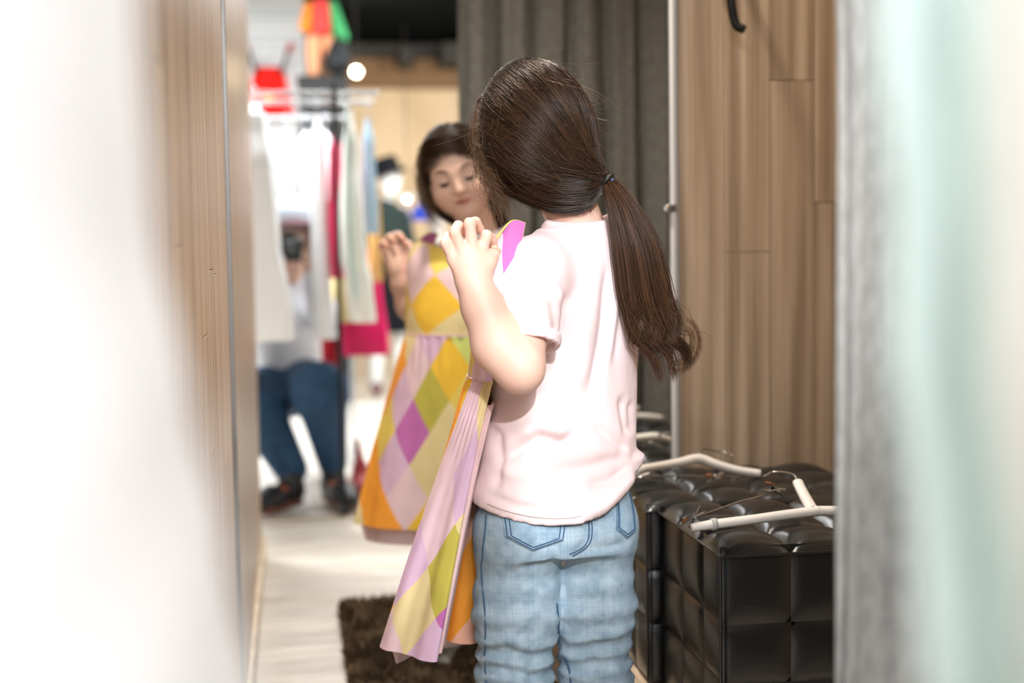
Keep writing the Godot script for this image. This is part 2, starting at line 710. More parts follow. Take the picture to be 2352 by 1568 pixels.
# ---------------------------------------------------------------- mirror, hook
func mirror_and_wall_things() -> void:
	var t := thing("wall_mirror", "tall frameless mirror filling the fitting room wall", "mirror", Vector3(0.293, 0, 0))
	var glass := mat("mirror", Color(0.955, 0.965, 0.96), 0.0, 1.0)
	var p := part("pane", rbox(Vector3(0.806, 2.2, 0.006), 0.0005), glass, t)
	p.position = Vector3(0, 1.12, -0.003)
	var l := part("edge_strip", rbox(Vector3(0.006, 2.2, 0.010), 0.001), mat("greystrip", Color(0.42, 0.42, 0.42), 0.4, 0.3), t)
	l.position = Vector3(-0.4065, 1.12, -0.001)
	for k in 2:
		var r := part("edge_strip", rbox(Vector3(0.010, [0.968, 1.228][k], 0.012), 0.003), mat("whitestrip", Color(0.90, 0.91, 0.92), 0.3, 0.0), t)
		r.position = Vector3(0.410, [0.504, 1.606][k], 0.001)
	var c := part("mirror_clip", rbox(Vector3(0.022, 0.016, 0.016), 0.004), mat("chrome", Color(0.82, 0.83, 0.84), 0.15, 1.0), t)
	c.position = Vector3(0.406, 0.99, 0.002)
	var h := thing("coat_hook", "black metal coat hook on the oak wall beside mirror", "hook", Vector3(0.80, 1.44, 0.0))
	var black := mat("blackmetal", Color(0.045, 0.045, 0.05), 0.35, 0.4)
	part("back_plate", rbox(Vector3(0.022, 0.13, 0.006), 0.002), black, h).position = Vector3(0, 0.02, 0.003)
	part("arm", tube(spline([Vector3(0, 0.05, 0.006), Vector3(0.0, 0.02, 0.03), Vector3(0.0, -0.06, 0.048), Vector3(0.008, -0.115, 0.052), Vector3(0.022, -0.128, 0.062)], 24), [0.008, 0.0085, 0.0085, 0.0085, 0.008], 10), black, h)

# ---------------------------------------------------------------- curtains
func curtain_sheet(x0: float, x1: float, y0: float, y1: float, z: float, folds: float, amp: float, phase: float) -> ArrayMesh:
	var rows := []
	var uvs := []
	var nc := 220
	var n := FastNoiseLite.new()
	n.seed = int(phase * 10.0) + 3
	n.frequency = 1.6
	for r in 22:
		var t := r / 21.0
		var row := PackedVector3Array()
		var uv := PackedVector2Array()
		for c in nc:
			var s := c / (nc - 1.0)
			var sw := s + 0.018 * n.get_noise_2d(s * 9.0, t * 1.2)
			var a := amp * (0.75 + 0.5 * n.get_noise_2d(s * 14.0, 7.0)) * (0.85 + 0.3 * t)
			var sn := sin(TAU * folds * sw + phase)
			var w := signf(sn) * pow(absf(sn), 0.6) + 0.25 * sin(TAU * folds * 2.3 * sw + 1.7 + t)
			row.append(Vector3(lerpf(x0, x1, s) + 0.010 * cos(TAU * folds * sw + phase) + 0.008 * n.get_noise_2d(t * 2.0, s), lerpf(y1, y0, t), z + a * w))
			uv.append(Vector2(s * (x1 - x0) * 1.7, t * (y1 - y0)))
		rows.append(row)
		uvs.append(uv)
	return sheet(rows, uvs, 0.0025)

func curtains() -> void:
	var m := mat("curtain", Color(0.455, 0.453, 0.442), 0.95)
	m.metallic_specular = 0.2
	m.albedo_texture = noise_tex("curtainmelange", 0.09, ramp2(Color(0.90, 0.90, 0.895), Color(1, 1, 1), 0.25, 0.75), 5)
	m.uv1_scale = Vector3(2, 1.2, 1)
	m.backlight_enabled = true
	m.backlight = Color(0.18, 0.17, 0.16)
	var t := thing("entrance_curtain", "heavy grey curtain drawn aside at the fitting room entrance", "curtain", Vector3.ZERO)
	part("cloth", curtain_sheet(0.458, 1.17, 0.02, 2.10, 1.36, 7.0, 0.030, 0.4), m, t)
	for k in 10:
		var ring := TorusMesh.new()
		ring.inner_radius = 0.018
		ring.outer_radius = 0.022
		ring.rings = 20
		ring.ring_segments = 8
		var o := part("ring", ring, mats["chrome"], t)
		o.rotation.z = PI / 2
		o.position = Vector3(0.475 + k * 0.075, 2.113, 1.36)
	var r := thing("curtain_rod", "chrome curtain rod across the fitting room entrance", "rod", Vector3(0.55, 2.13, 1.36))
	var path := PackedVector3Array([Vector3(-0.66, 0, 0), Vector3(0, 0, 0), Vector3(0.65, 0, 0)])
	part("bar", tube(path, [0.0115], 14), mats["chrome"], r)

# ---------------------------------------------------------------- rug
func rug() -> void:
	var t := thing("shaggy_rug", "brown shaggy rug on the floor in front of mirror", "rug", Vector3(0.305, 0, 0.555))
	var m := mat("rugpile", Color(0.46, 0.385, 0.295), 1.0)
	m.vertex_color_use_as_albedo = true
	var b := mat("rugback", Color(0.30, 0.25, 0.19), 1.0)
	part("backing", rbox(Vector3(0.43, 0.008, 0.97), 0.003), b, t).position.y = 0.005
	var v := PackedVector3Array()
	var nn := PackedVector3Array()
	var col := PackedColorArray()
	var ind := PackedInt32Array()
	var nz := FastNoiseLite.new()
	nz.seed = 21
	nz.frequency = 9.0
	for k in 9000:
		var p := Vector3(rng.randf_range(-0.215, 0.215), 0.008, rng.randf_range(-0.485, 0.485))
		if absf(p.x) > 0.175 and absf(p.z) > 0.445 and Vector2(absf(p.x) - 0.175, absf(p.z) - 0.445).length() > 0.042:
			continue
		var lean := Vector3(nz.get_noise_2d(p.x, p.z), 0, nz.get_noise_2d(p.x + 40, p.z)) * 0.022 + Vector3(rng.randf_range(-1, 1), 0, rng.randf_range(-1, 1)) * 0.007
		var tip := p + lean + Vector3(0, rng.randf_range(0.014, 0.026), 0)
		var s := Vector3.RIGHT.rotated(Vector3.UP, rng.randf() * TAU) * 0.0032
		var tone := rng.randf_range(0.55, 1.35)
		var a := v.size()
		var mid := p.lerp(tip, 0.6) + Vector3(0, 0.003, 0)
		v.append_array([p - s, p + s, mid - s * 0.9, mid + s * 0.9, tip])
		var n := s.cross(tip - p).normalized()
		nn.append_array([n, n, n, n, n])
		for q in 5:
			col.append(Color(tone, tone * rng.randf_range(0.95, 1.02), tone * 0.97))
		ind.append_array([a, a + 2, a + 1, a + 1, a + 2, a + 3, a + 2, a + 4, a + 3])
	part("pile", amesh(v, nn, ind, PackedVector2Array(), col), m, t).set_meta("kind", "stuff")

# ---------------------------------------------------------------- ottomans and the hangers on them
func pillow(w: float, d: float, puff: float) -> ArrayMesh:
	# one padded leather square, flat underneath, seam pulled down all round
	var n := 12
	var v := PackedVector3Array()
	var i := PackedInt32Array()
	for a in n + 1:
		for b in n + 1:
			var u := 2.0 * a / n - 1.0
			var w2 := 2.0 * b / n - 1.0
			var e := (1.0 - pow(absf(u), 5.0)) * (1.0 - pow(absf(w2), 5.0))
			var dome := 0.55 + 0.45 * (1.0 - u * u) * (1.0 - w2 * w2)
			v.append(Vector3(u * w / 2, puff * sqrt(maxf(e, 0.0)) * dome, w2 * d / 2))
	for a in n:
		for b in n:
			var k := a * (n + 1) + b
			i.append_array([k, k + n + 1, k + 1, k + 1, k + n + 1, k + n + 2])
	var nrm := smooth(v, i)
	if nrm[n * 6].y < 0.0:
		for k in nrm.size():
			nrm[k] = -nrm[k]
	return amesh(v, nrm, i)

func ottoman(at: Vector3, label: String) -> void:
	var t := thing("ottoman", label, "ottoman", at, 0.0, "tufted black ottomans")
	var lea := mat("blackleather", Color(0.075, 0.074, 0.077), 0.3)
	lea.metallic_specular = 0.62
	lea.normal_enabled = true
	lea.normal_texture = noise_tex("leathergrain", 0.06, null, 4, true, 2.0)
	lea.normal_scale = 0.18
	lea.uv1_triplanar = true
	lea.uv1_scale = Vector3(9, 9, 9)
	var W := 0.42
	var D := 0.335
	var H := 0.305
	part("body", rbox(Vector3(W - 0.016, H - 0.016, D - 0.016), 0.012), lea, t).position = Vector3(W / 2, H / 2, -D / 2)
	var pw := W / 4
	var pd := D / 3
	var top := pillow(pw, pd, 0.022)
	for a in 4:
		for b in 3:
			part("top_panel", top, lea, t).position = Vector3(pw * (a + 0.5), H - 0.010, -pd * (b + 0.5))
	var ys := [[H - 0.056, 0.112], [0.150, 0.086], [0.053, 0.1]]
	for q in ys:
		var fm := pillow(pw, q[1], 0.007)
		for a in 4:
			for s in 2:
				var o := part("side_panel", fm, lea, t)
				o.position = Vector3(pw * (a + 0.5), q[0], -0.008 if s == 0 else -D + 0.008)
				o.rotation.x = PI / 2 if s == 0 else -PI / 2
		var sm := pillow(q[1], pd, 0.007)
		for b in 3:
			for s in 2:
				var o := part("side_panel", sm, lea, t)
				o.position = Vector3(0.008 if s == 0 else W - 0.008, q[0], -pd * (b + 0.5))
				o.rotation.z = PI / 2 if s == 0 else -PI / 2
	# stitched piping along the top rim and down the corners
	var r := 0.0022
	for c in [[Vector3(0, H - 0.012, 0), Vector3(W, H - 0.012, 0)], [Vector3(0, H - 0.012, 0), Vector3(0, H - 0.012, -D)], [Vector3(W, H - 0.012, 0), Vector3(W, H - 0.012, -D)], [Vector3(0, 0.01, -0.004), Vector3(0, H - 0.012, -0.004)]]:
		part("piping", tube(PackedVector3Array([c[0], c[0].lerp(c[1], 0.5), c[1]]), [r], 6), lea, t)

func metal_clip(parent: Node3D, at: Vector3, turn: float, tilt: float) -> void:
	var steel := mat("clipsteel", Color(0.74, 0.73, 0.72), 0.22, 1.0)
	var g := Node3D.new()
	g.name = "clip"
	parent.add_child(g, true)
	g.position = at
	g.rotation = Vector3(0, turn, tilt)
	part("jaw", rbox(Vector3(0.036, 0.002, 0.012), 0.0008), steel, g).rotation.z = 0.32
	part("jaw", rbox(Vector3(0.036, 0.002, 0.012), 0.0008), steel, g).rotation.z = -0.32
	part("spring", tube(spline([Vector3(-0.003, 0.0, -0.008), Vector3(0.003, 0.003, -0.003), Vector3(-0.003, 0.0, 0.003), Vector3(0.003, -0.003, 0.008)], 16), [0.0018], 6), steel, g)
	part("grip_pad", rbox(Vector3(0.010, 0.004, 0.013), 0.001), mat("clippad", Color(0.46, 0.26, 0.12), 0.5), g).position = Vector3(-0.014, 0.006, 0)

func ottomans_and_hangers() -> void:
	var pl := thing("low_bench", "low oak plinth under the black ottomans", "bench", Vector3(0.76, 0, 0.35))
	part("plinth_top", rbox(Vector3(0.46, 0.03, 0.67), 0.004), mats["oak2"], pl).position.y = 0.175
	for s in [[-0.21, 0.0, 0.03, 0.62], [0.21, 0.0, 0.03, 0.62]]:
		part("plinth_side", rbox(Vector3(s[2], 0.158, s[3]), 0.004), mats["oak1"], pl).position = Vector3(s[0], 0.08, s[1])
	ottoman(Vector3(0.58, 0.192, 0.683), "black tufted leather ottoman nearest the grey curtain")
	ottoman(Vector3(0.562, 0.192, 0.340), "black tufted leather ottoman pushed against the oak wall")
	var white := mat("hangerwhite", Color(0.90, 0.885, 0.86), 0.35)
	var wire := mat("hangerwire", Color(0.68, 0.66, 0.64), 0.3, 1.0)
	# hanger on the back ottoman: bowed bar with a rounded end, clips beneath
	var h := thing("clothes_hanger", "white hanger with bowed bar lying on the back ottoman", "hanger", Vector3(0.66, 0.52, 0.17), 0.0, "white hangers on the ottomans")
	part("bar", tube(spline([Vector3(-0.13, 0.008, 0.02), Vector3(-0.06, 0.012, 0.012), Vector3(0.0, 0.016, -0.005), Vector3(0.045, 0.020, -0.02), Vector3(0.075, 0.010, -0.012), Vector3(0.11, 0.0, 0.0), Vector3(0.150, -0.006, 0.012)], 40), [0.007, 0.0085, 0.0095, 0.0105, 0.0095, 0.009, 0.0085], 12, 0.85), white, h)
	part("hook", tube(spline([Vector3(0.045, 0.02, -0.02), Vector3(0.06, 0.032, -0.05), Vector3(0.075, 0.028, -0.085), Vector3(0.11, 0.02, -0.09), Vector3(0.125, 0.015, -0.07)], 24), [0.0018], 8), wire, h)
	part("clip_rod", tube(PackedVector3Array([Vector3(-0.12, 0.004, 0.045), Vector3(0.0, 0.002, 0.048), Vector3(0.10, -0.003, 0.05)]), [0.0016], 8), wire, h)
	metal_clip(h, Vector3(0.055, -0.002, 0.052), 0.4, 0.1)
	metal_clip(h, Vector3(-0.08, 0.006, 0.052), -0.3, 0.0)
	# hanger on the front ottoman: straight bar, bent-up neck at the right
	var g := thing("clothes_hanger", "white hanger with straight bar lying on the near ottoman", "hanger", Vector3(0.65, 0.517, 0.60), 0.0, "white hangers on the ottomans")
	part("bar", tube(spline([Vector3(-0.090, -0.005, 0.004), Vector3(-0.06, -0.002, 0.004), Vector3(0.0, 0.002, 0.002), Vector3(0.05, 0.006, 0.0), Vector3(0.105, 0.010, -0.002)], 30), [0.0065, 0.0085, 0.0085, 0.0088, 0.009], 12, 0.85), white, g)
	part("bar_band", tube(PackedVector3Array([Vector3(-0.060, -0.002, 0.004), Vector3(-0.056, -0.0017, 0.004), Vector3(-0.052, -0.0014, 0.004)]), [0.0092], 12), mat("bandgrey", Color(0.72, 0.72, 0.72), 0.5), g)
	part("neck", tube(spline([Vector3(0.097, 0.010, -0.002), Vector3(0.100, 0.018, -0.03), Vector3(0.103, 0.030, -0.065), Vector3(0.106, 0.038, -0.088)], 20), [0.0095, 0.009, 0.0085, 0.0085], 12, 0.8), white, g)
	part("bar_right", tube(spline([Vector3(0.100, 0.010, -0.002), Vector3(0.15, 0.008, 0.0), Vector3(0.19, 0.003, 0.004)], 16), [0.009, 0.0085, 0.006], 12, 0.85), white, g)
	part("hook", tube(spline([Vector3(0.106, 0.038, -0.088), Vector3(0.11, 0.045, -0.12), Vector3(0.09, 0.045, -0.15), Vector3(0.07, 0.04, -0.14)], 20), [0.0018], 8), wire, g)
	part("clip_rod", tube(PackedVector3Array([Vector3(-0.075, 0.004, -0.025), Vector3(0.0, 0.018, -0.055), Vector3(0.085, 0.028, -0.085)]), [0.0016], 8), wire, g)
	metal_clip(g, Vector3(-0.078, 0.006, -0.02), -0.5, 0.8)
	metal_clip(g, Vector3(0.066, 0.030, -0.08), 0.5, -0.35)

# ---------------------------------------------------------------- the girl
const HEAD := Vector3(0.357, 1.085, 0.502)
const TIE := Vector3(0.440, 1.018, 0.585)
var hb: Basis          # head axes: x right, y up, z towards the face

func head_axes() -> void:
	var yaw := deg_to_rad(9.0)
	var pit := deg_to_rad(11.0)
	var f0 := Vector3(-sin(yaw), 0, -cos(yaw))
	var f := f0 * cos(pit) - Vector3.UP * sin(pit)
	var u := Vector3.UP * cos(pit) + f0 * sin(pit)
	var roll := deg_to_rad(15.0)
	var r := f.cross(u)
	var u2 := (u * cos(roll) - r * sin(roll)).normalized()
	hb = Basis(f.cross(u2), u2, f)

func hl(p: Vector3) -> Vector3:
	var d := p - HEAD
	return Vector3(d.dot(hb.x), d.dot(hb.y), d.dot(hb.z))

func hw(q: Vector3) -> Vector3:
	return HEAD + hb.x * q.x + hb.y * q.y + hb.z * q.z

func sd_head(p: Vector3) -> float:
	var q := hl(p)
	var m := Vector3(absf(q.x), q.y, q.z)
	var d := ell(q, Vector3(0, 0.026, -0.014), Vector3(0.073, 0.069, 0.086))
	d = smin(d, ell(q, Vector3(0, -0.018, 0.018), Vector3(0.061, 0.070, 0.056)), 0.03)
	d = smin(d, seg(m, Vector3(0.042, -0.045, 0.004), Vector3(0.010, -0.076, 0.044), 0.020, 0.017), 0.022)
	d = smin(d, (m - Vector3(0.034, -0.034, 0.046)).length() - 0.026, 0.02)
	d = smin(d, (q - Vector3(0, -0.079, 0.051)).length() - 0.014, 0.02)
	d = smin(d, seg(m, Vector3(0.012, 0.014, 0.066), Vector3(0.040, 0.016, 0.054), 0.009, 0.008), 0.014)
	# sockets, then the lids bulging in them
	var so := (m - Vector3(0.0275, -0.001, 0.083)).length() - 0.0125
	var hh := maxf(0.010 - absf(d + so), 0.0) / 0.010
	d = maxf(d, -so) + hh * hh * 0.0025
	d = smin(d, ell(m, Vector3(0.0275, -0.002, 0.060), Vector3(0.0135, 0.0105, 0.0125)), 0.005)
	# nose
	d = smin(d, seg(q, Vector3(0, 0.004, 0.070), Vector3(0, -0.026, 0.084), 0.0055, 0.0085), 0.012)
	d = smin(d, (m - Vector3(0.0075, -0.029, 0.077)).length() - 0.0058, 0.006)
	# mouth
	d = smin(d, seg(m, Vector3(0.0, -0.0465, 0.0775), Vector3(0.013, -0.049, 0.069), 0.0045, 0.0025), 0.006)
	d = smin(d, seg(m, Vector3(0.0, -0.0545, 0.0755), Vector3(0.010, -0.0525, 0.070), 0.0052, 0.003), 0.006)
	# ears
	d = smin(d, ell(m, Vector3(0.071, -0.010, -0.006), Vector3(0.007, 0.022, 0.014)), 0.008)
	# neck
	d = smin(d, seg(p, hw(Vector3(0, -0.040, -0.022)), Vector3(0.418, 0.93, 0.535), 0.041, 0.040), 0.025)
	return d

func arm_left() -> Array:
	var W := Vector3(0.236, 0.876, 0.692)
	return [
		[Vector3(0.332, 0.882, 0.625), Vector3(0.292, 0.762, 0.722), 0.030, 0.031, 0.02],
		[Vector3(0.292, 0.760, 0.722), Vector3(0.266, 0.792, 0.708), 0.0315, 0.0325, 0.015],
		[Vector3(0.266, 0.792, 0.708), Vector3(0.247, 0.843, 0.697), 0.0325, 0.0255, 0.02],
		[Vector3(0.247, 0.843, 0.697), W, 0.0255, 0.0200, 0.02],
		# palm
		[W, Vector3(0.209, 0.905, 0.689), 0.0165, 0.0085, 0.02],
		[W, Vector3(0.221, 0.915, 0.693), 0.0165, 0.0092, 0.012],
		[W, Vector3(0.235, 0.919, 0.693), 0.0165, 0.0092, 0.012],
		[W, Vector3(0.248, 0.917, 0.689), 0.0165, 0.0092, 0.012],
		# thumb
		[Vector3(0.243, 0.886, 0.690), Vector3(0.2575, 0.902, 0.690), 0.0135, 0.0098, 0.012],
		[Vector3(0.2575, 0.902, 0.690), Vector3(0.2640, 0.9115, 0.684), 0.0092, 0.0082, 0.006],
		[Vector3(0.2640, 0.9115, 0.684), Vector3(0.2705, 0.9165, 0.674), 0.0082, 0.0066, 0.004],
	]

func fingers_left() -> Array:
	# each finger a chain of its own: knuckle, two bends, tip
	return [
		[Vector3(0.209, 0.908, 0.690), Vector3(0.1985, 0.9285, 0.695), Vector3(0.2035, 0.937, 0.680), Vector3(0.2115, 0.930, 0.669), 0.0068],
		[Vector3(0.2215, 0.916, 0.694), Vector3(0.2110, 0.9425, 0.699), Vector3(0.2180, 0.951, 0.682), Vector3(0.2275, 0.942, 0.669), 0.0073],
		[Vector3(0.2355, 0.921, 0.694), Vector3(0.2310, 0.9535, 0.699), Vector3(0.2410, 0.9555, 0.683), Vector3(0.2495, 0.945, 0.672), 0.0076],
		[Vector3(0.2485, 0.919, 0.690), Vector3(0.2545, 0.9375, 0.691), Vector3(0.2635, 0.9325, 0.678), Vector3(0.2680, 0.9215, 0.666), 0.0074],
	]

func arm_right() -> Array:
	return [
		[Vector3(0.50, 0.895, 0.46), Vector3(0.49, 0.765, 0.385), 0.038, 0.031, 0.02],
		[Vector3(0.49, 0.765, 0.385), Vector3(0.43, 0.875, 0.325), 0.031, 0.020, 0.02],
		[Vector3(0.43, 0.875, 0.325), Vector3(0.412, 0.915, 0.330), 0.018, 0.014, 0.015],
		[Vector3(0.412, 0.915, 0.330), Vector3(0.402, 0.938, 0.345), 0.0085, 0.0075, 0.006],
		[Vector3(0.418, 0.915, 0.322), Vector3(0.412, 0.942, 0.338), 0.0085, 0.0075, 0.006],
		[Vector3(0.425, 0.912, 0.316), Vector3(0.424, 0.94, 0.330), 0.0085, 0.0075, 0.006],
		[Vector3(0.432, 0.905, 0.312), Vector3(0.436, 0.930, 0.324), 0.008, 0.007, 0.006],
		[Vector3(0.425, 0.885, 0.330), Vector3(0.402, 0.912, 0.345), 0.011, 0.008, 0.006],
	]

func sd_body(p: Vector3) -> float:
	return bones(p, [
		[Vector3(0.418, 0.93, 0.532), Vector3(0.390, 0.74, 0.528), 0.04, 0.07, 0.05],
		[Vector3(0.350, 0.895, 0.595), Vector3(0.485, 0.90, 0.47), 0.036, 0.036, 0.05],
		[Vector3(0.390, 0.74, 0.528), Vector3(0.374, 0.53, 0.535), 0.07, 0.075, 0.04],
		[Vector3(0.322, 0.50, 0.545), Vector3(0.305, 0.28, 0.552), 0.05, 0.036, 0.03],
		[Vector3(0.305, 0.28, 0.552), Vector3(0.305, 0.07, 0.562), 0.036, 0.024, 0.02],
		[Vector3(0.422, 0.50, 0.53), Vector3(0.426, 0.275, 0.548), 0.05, 0.036, 0.03],
		[Vector3(0.426, 0.275, 0.548), Vector3(0.43, 0.07, 0.552), 0.036, 0.024, 0.02],
		[Vector3(0.305, 0.06, 0.555), Vector3(0.285, 0.045, 0.49), 0.022, 0.02, 0.02],
		[Vector3(0.43, 0.06, 0.545), Vector3(0.415, 0.045, 0.48), 0.022, 0.02, 0.02],
	])

func loft(p: Vector3, tab: Array) -> float:
	# stacked ellipses: rows of [y, cx, cz, half width, half depth, yaw]
	var k := 0
	while k < tab.size() - 2 and p.y > tab[k + 1][0]:
		k += 1
	var a: Array = tab[k]
	var b: Array = tab[k + 1]
	var t := smoothstep(a[0], b[0], p.y)
	var cx: float = lerpf(a[1], b[1], t)
	var cz: float = lerpf(a[2], b[2], t)
	var ra: float = lerpf(a[3], b[3], t)
	var rb: float = lerpf(a[4], b[4], t)
	var th: float = lerpf(a[5], b[5], t)
	var dx := p.x - cx
	var dz := p.z - cz
	var u := dx * cos(th) - dz * sin(th)
	var w := dx * sin(th) + dz * cos(th)
	var e := sqrt(u * u / (ra * ra) + w * w / (rb * rb))
	var g := sqrt(u * u / pow(ra, 4) + w * w / pow(rb, 4))
	return e * (e - 1.0) / maxf(g, 1e-4)

var shirt_tab := [
	[0.50, 0.372, 0.535, 0.131, 0.117, 0.33], [0.56, 0.373, 0.536, 0.129, 0.113, 0.36], [0.62, 0.380, 0.530, 0.122, 0.100, 0.42], [0.72, 0.390, 0.528, 0.117, 0.092, 0.48],
	[0.82, 0.397, 0.528, 0.119, 0.088, 0.52], [0.88, 0.404, 0.530, 0.116, 0.080, 0.55], [0.92, 0.410, 0.531, 0.092, 0.068, 0.55], [0.952, 0.416, 0.533, 0.060, 0.056, 0.5], [0.99, 0.417, 0.533, 0.050, 0.048, 0.5]]

func hem_y(x: float) -> float:
	return 0.531 + 0.020 * pow(clampf((0.36 - x) / 0.11, 0.0, 1.3), 2.0) + 0.064 * pow(clampf((x - 0.37) / 0.12, 0.0, 1.3), 1.8)

func sd_shirt_full(p: Vector3) -> float:
	var d := loft(p, shirt_tab)
	d = smin(d, seg(p, Vector3(0.412, 0.926, 0.532), Vector3(0.340, 0.889, 0.598), 0.040, 0.047), 0.03)
	d = smin(d, seg(p, Vector3(0.420, 0.926, 0.532), Vector3(0.497, 0.893, 0.462), 0.040, 0.046), 0.03)
	# sleeves
	var s := seg(p, Vector3(0.337, 0.890, 0.610), Vector3(0.299, 0.762, 0.713), 0.046, 0.046)
	var ax := Vector3(-0.12, -0.93, 0.35)
	s = maxf(s, (p - Vector3(0.3095, 0.786, 0.684)).dot(ax.normalized()))
	d = smin(d, s, 0.016)
	var s2 := seg(p, Vector3(0.499, 0.888, 0.462), Vector3(0.49, 0.76, 0.385), 0.048, 0.046)
	s2 = maxf(s2, (p - Vector3(0.496, 0.80, 0.41)).dot(Vector3(-0.07, -0.86, -0.5)))
	return smin(d, s2, 0.016)

func sd_shirt(p: Vector3) -> float:
	var d := sd_shirt_full(p)
	# the hem is open underneath, and so are the sleeve and the neck
	var hy := hem_y(p.x)
	d = maxf(d, hy - p.y)
	if p.y < hy + 0.03:
		d = maxf(d, -maxf(loft(p, shirt_tab) + 0.0075, p.y - hy - 0.022))
	var ax := Vector3(-0.12, -0.93, 0.35).normalized()
	var along := (p - Vector3(0.3095, 0.786, 0.684)).dot(ax)
	if along > -0.03 and p.z > 0.6:
		d = maxf(d, -maxf(seg(p, Vector3(0.337, 0.890, 0.610), Vector3(0.299, 0.762, 0.713), 0.0370, 0.0370), -along - 0.012))
	d = maxf(d, p.y - 0.9545 - 0.10 * (p.x - 0.4165))
	return d

var shirt_folds := [
	[[Vector2(0.444, 0.906), Vector2(0.437, 0.844), Vector2(0.430, 0.789), Vector2(0.418, 0.740), Vector2(0.402, 0.697)], -0.0050, 0.009],
	[[Vector2(0.455, 0.90), Vector2(0.450, 0.840), Vector2(0.443, 0.785), Vector2(0.432, 0.740)], 0.0035, 0.012],
	[[Vector2(0.468, 0.874), Vector2(0.455, 0.800), Vector2(0.445, 0.744)], -0.0025, 0.008],
	[[Vector2(0.420, 0.89), Vector2(0.410, 0.82), Vector2(0.395, 0.75), Vector2(0.37, 0.70)], 0.003, 0.014],
	[[Vector2(0.361, 0.886), Vector2(0.369, 0.847), Vector2(0.363, 0.811), Vector2(0.346, 0.769)], -0.0045, 0.007],
	[[Vector2(0.325, 0.902), Vector2(0.347, 0.884), Vector2(0.365, 0.865)], -0.0035, 0.006],
	[[Vector2(0.33, 0.885), Vector2(0.35, 0.865), Vector2(0.358, 0.84)], 0.003, 0.008],
	[[Vector2(0.278, 0.614), Vector2(0.306, 0.637), Vector2(0.334, 0.655), Vector2(0.365, 0.647), Vector2(0.387, 0.659)], -0.0045, 0.008],
	[[Vector2(0.300, 0.650), Vector2(0.330, 0.672), Vector2(0.362, 0.664), Vector2(0.39, 0.68)], 0.0040, 0.011],
	[[Vector2(0.328, 0.639), Vector2(0.353, 0.641), Vector2(0.378, 0.652)], -0.0030, 0.006],
	[[Vector2(0.265, 0.669), Vector2(0.280, 0.656), Vector2(0.281, 0.606), Vector2(0.269, 0.569)], -0.0030, 0.006],
	[[Vector2(0.272, 0.61), Vector2(0.30, 0.60), Vector2(0.35, 0.605)], 0.0025, 0.009],
	[[Vector2(0.479, 0.613), Vector2(0.436, 0.615), Vector2(0.385, 0.608), Vector2(0.310, 0.602)], -0.0030, 0.009],
	[[Vector2(0.477, 0.623), Vector2(0.443, 0.646), Vector2(0.405, 0.676)], -0.0035, 0.008],
	[[Vector2(0.480, 0.604), Vector2(0.436, 0.590), Vector2(0.391, 0.586)], -0.0030, 0.007],
	[[Vector2(0.485, 0.598), Vector2(0.455, 0.578), Vector2(0.42, 0.556), Vector2(0.38, 0.545)], 0.0050, 0.010],
	[[Vector2(0.49, 0.62), Vector2(0.50, 0.60), Vector2(0.497, 0.585)], 0.0060, 0.012],
	[[Vector2(0.476, 0.642), Vector2(0.467, 0.674), Vector2(0.461, 0.712)], -0.0040, 0.008],
	[[Vector2(0.487, 0.645), Vector2(0.482, 0.674), Vector2(0.48, 0.70)], -0.0030, 0.006],
	[[Vector2(0.290, 0.885), Vector2(0.297, 0.843), Vector2(0.302, 0.808)], -0.0030, 0.006],
	[[Vector2(0.313, 0.873), Vector2(0.325, 0.831), Vector2(0.327, 0.790)], 0.0028, 0.009],
	[[Vector2(0.340, 0.855), Vector2(0.346, 0.82), Vector2(0.338, 0.785)], -0.0022, 0.008],
	[[Vector2(0.275, 0.70), Vector2(0.32, 0.72), Vector2(0.38, 0.70), Vector2(0.44, 0.66)], -0.0022, 0.012],
	[[Vector2(0.255, 0.575), Vector2(0.30, 0.56), Vector2(0.36, 0.552)], -0.0018, 0.006],
]

func fold_push(q: Vector2, folds: Array) -> float:
	var s := 0.0
	for f in folds:
		var pts: Array = f[0]
		var w: float = f[2]
		var best := 1e3
		var share := 1.0
		for k in pts.size() - 1:
			var a: Vector2 = pts[k]
			var ab: Vector2 = pts[k + 1] - a
			var t := clampf((q - a).dot(ab) / ab.length_squared(), 0.0, 1.0)
			var dd := (q - a - ab * t).length()
			if dd < best:
				best = dd
				var along := (k + t) / (pts.size() - 1)
				share = smoothstep(0.0, 0.22, along) * (1.0 - smoothstep(0.7, 1.0, along))
		if best < w * 2.6:
			var e: float = best / w
			s += f[1] * share * exp(-e * e)
	return s

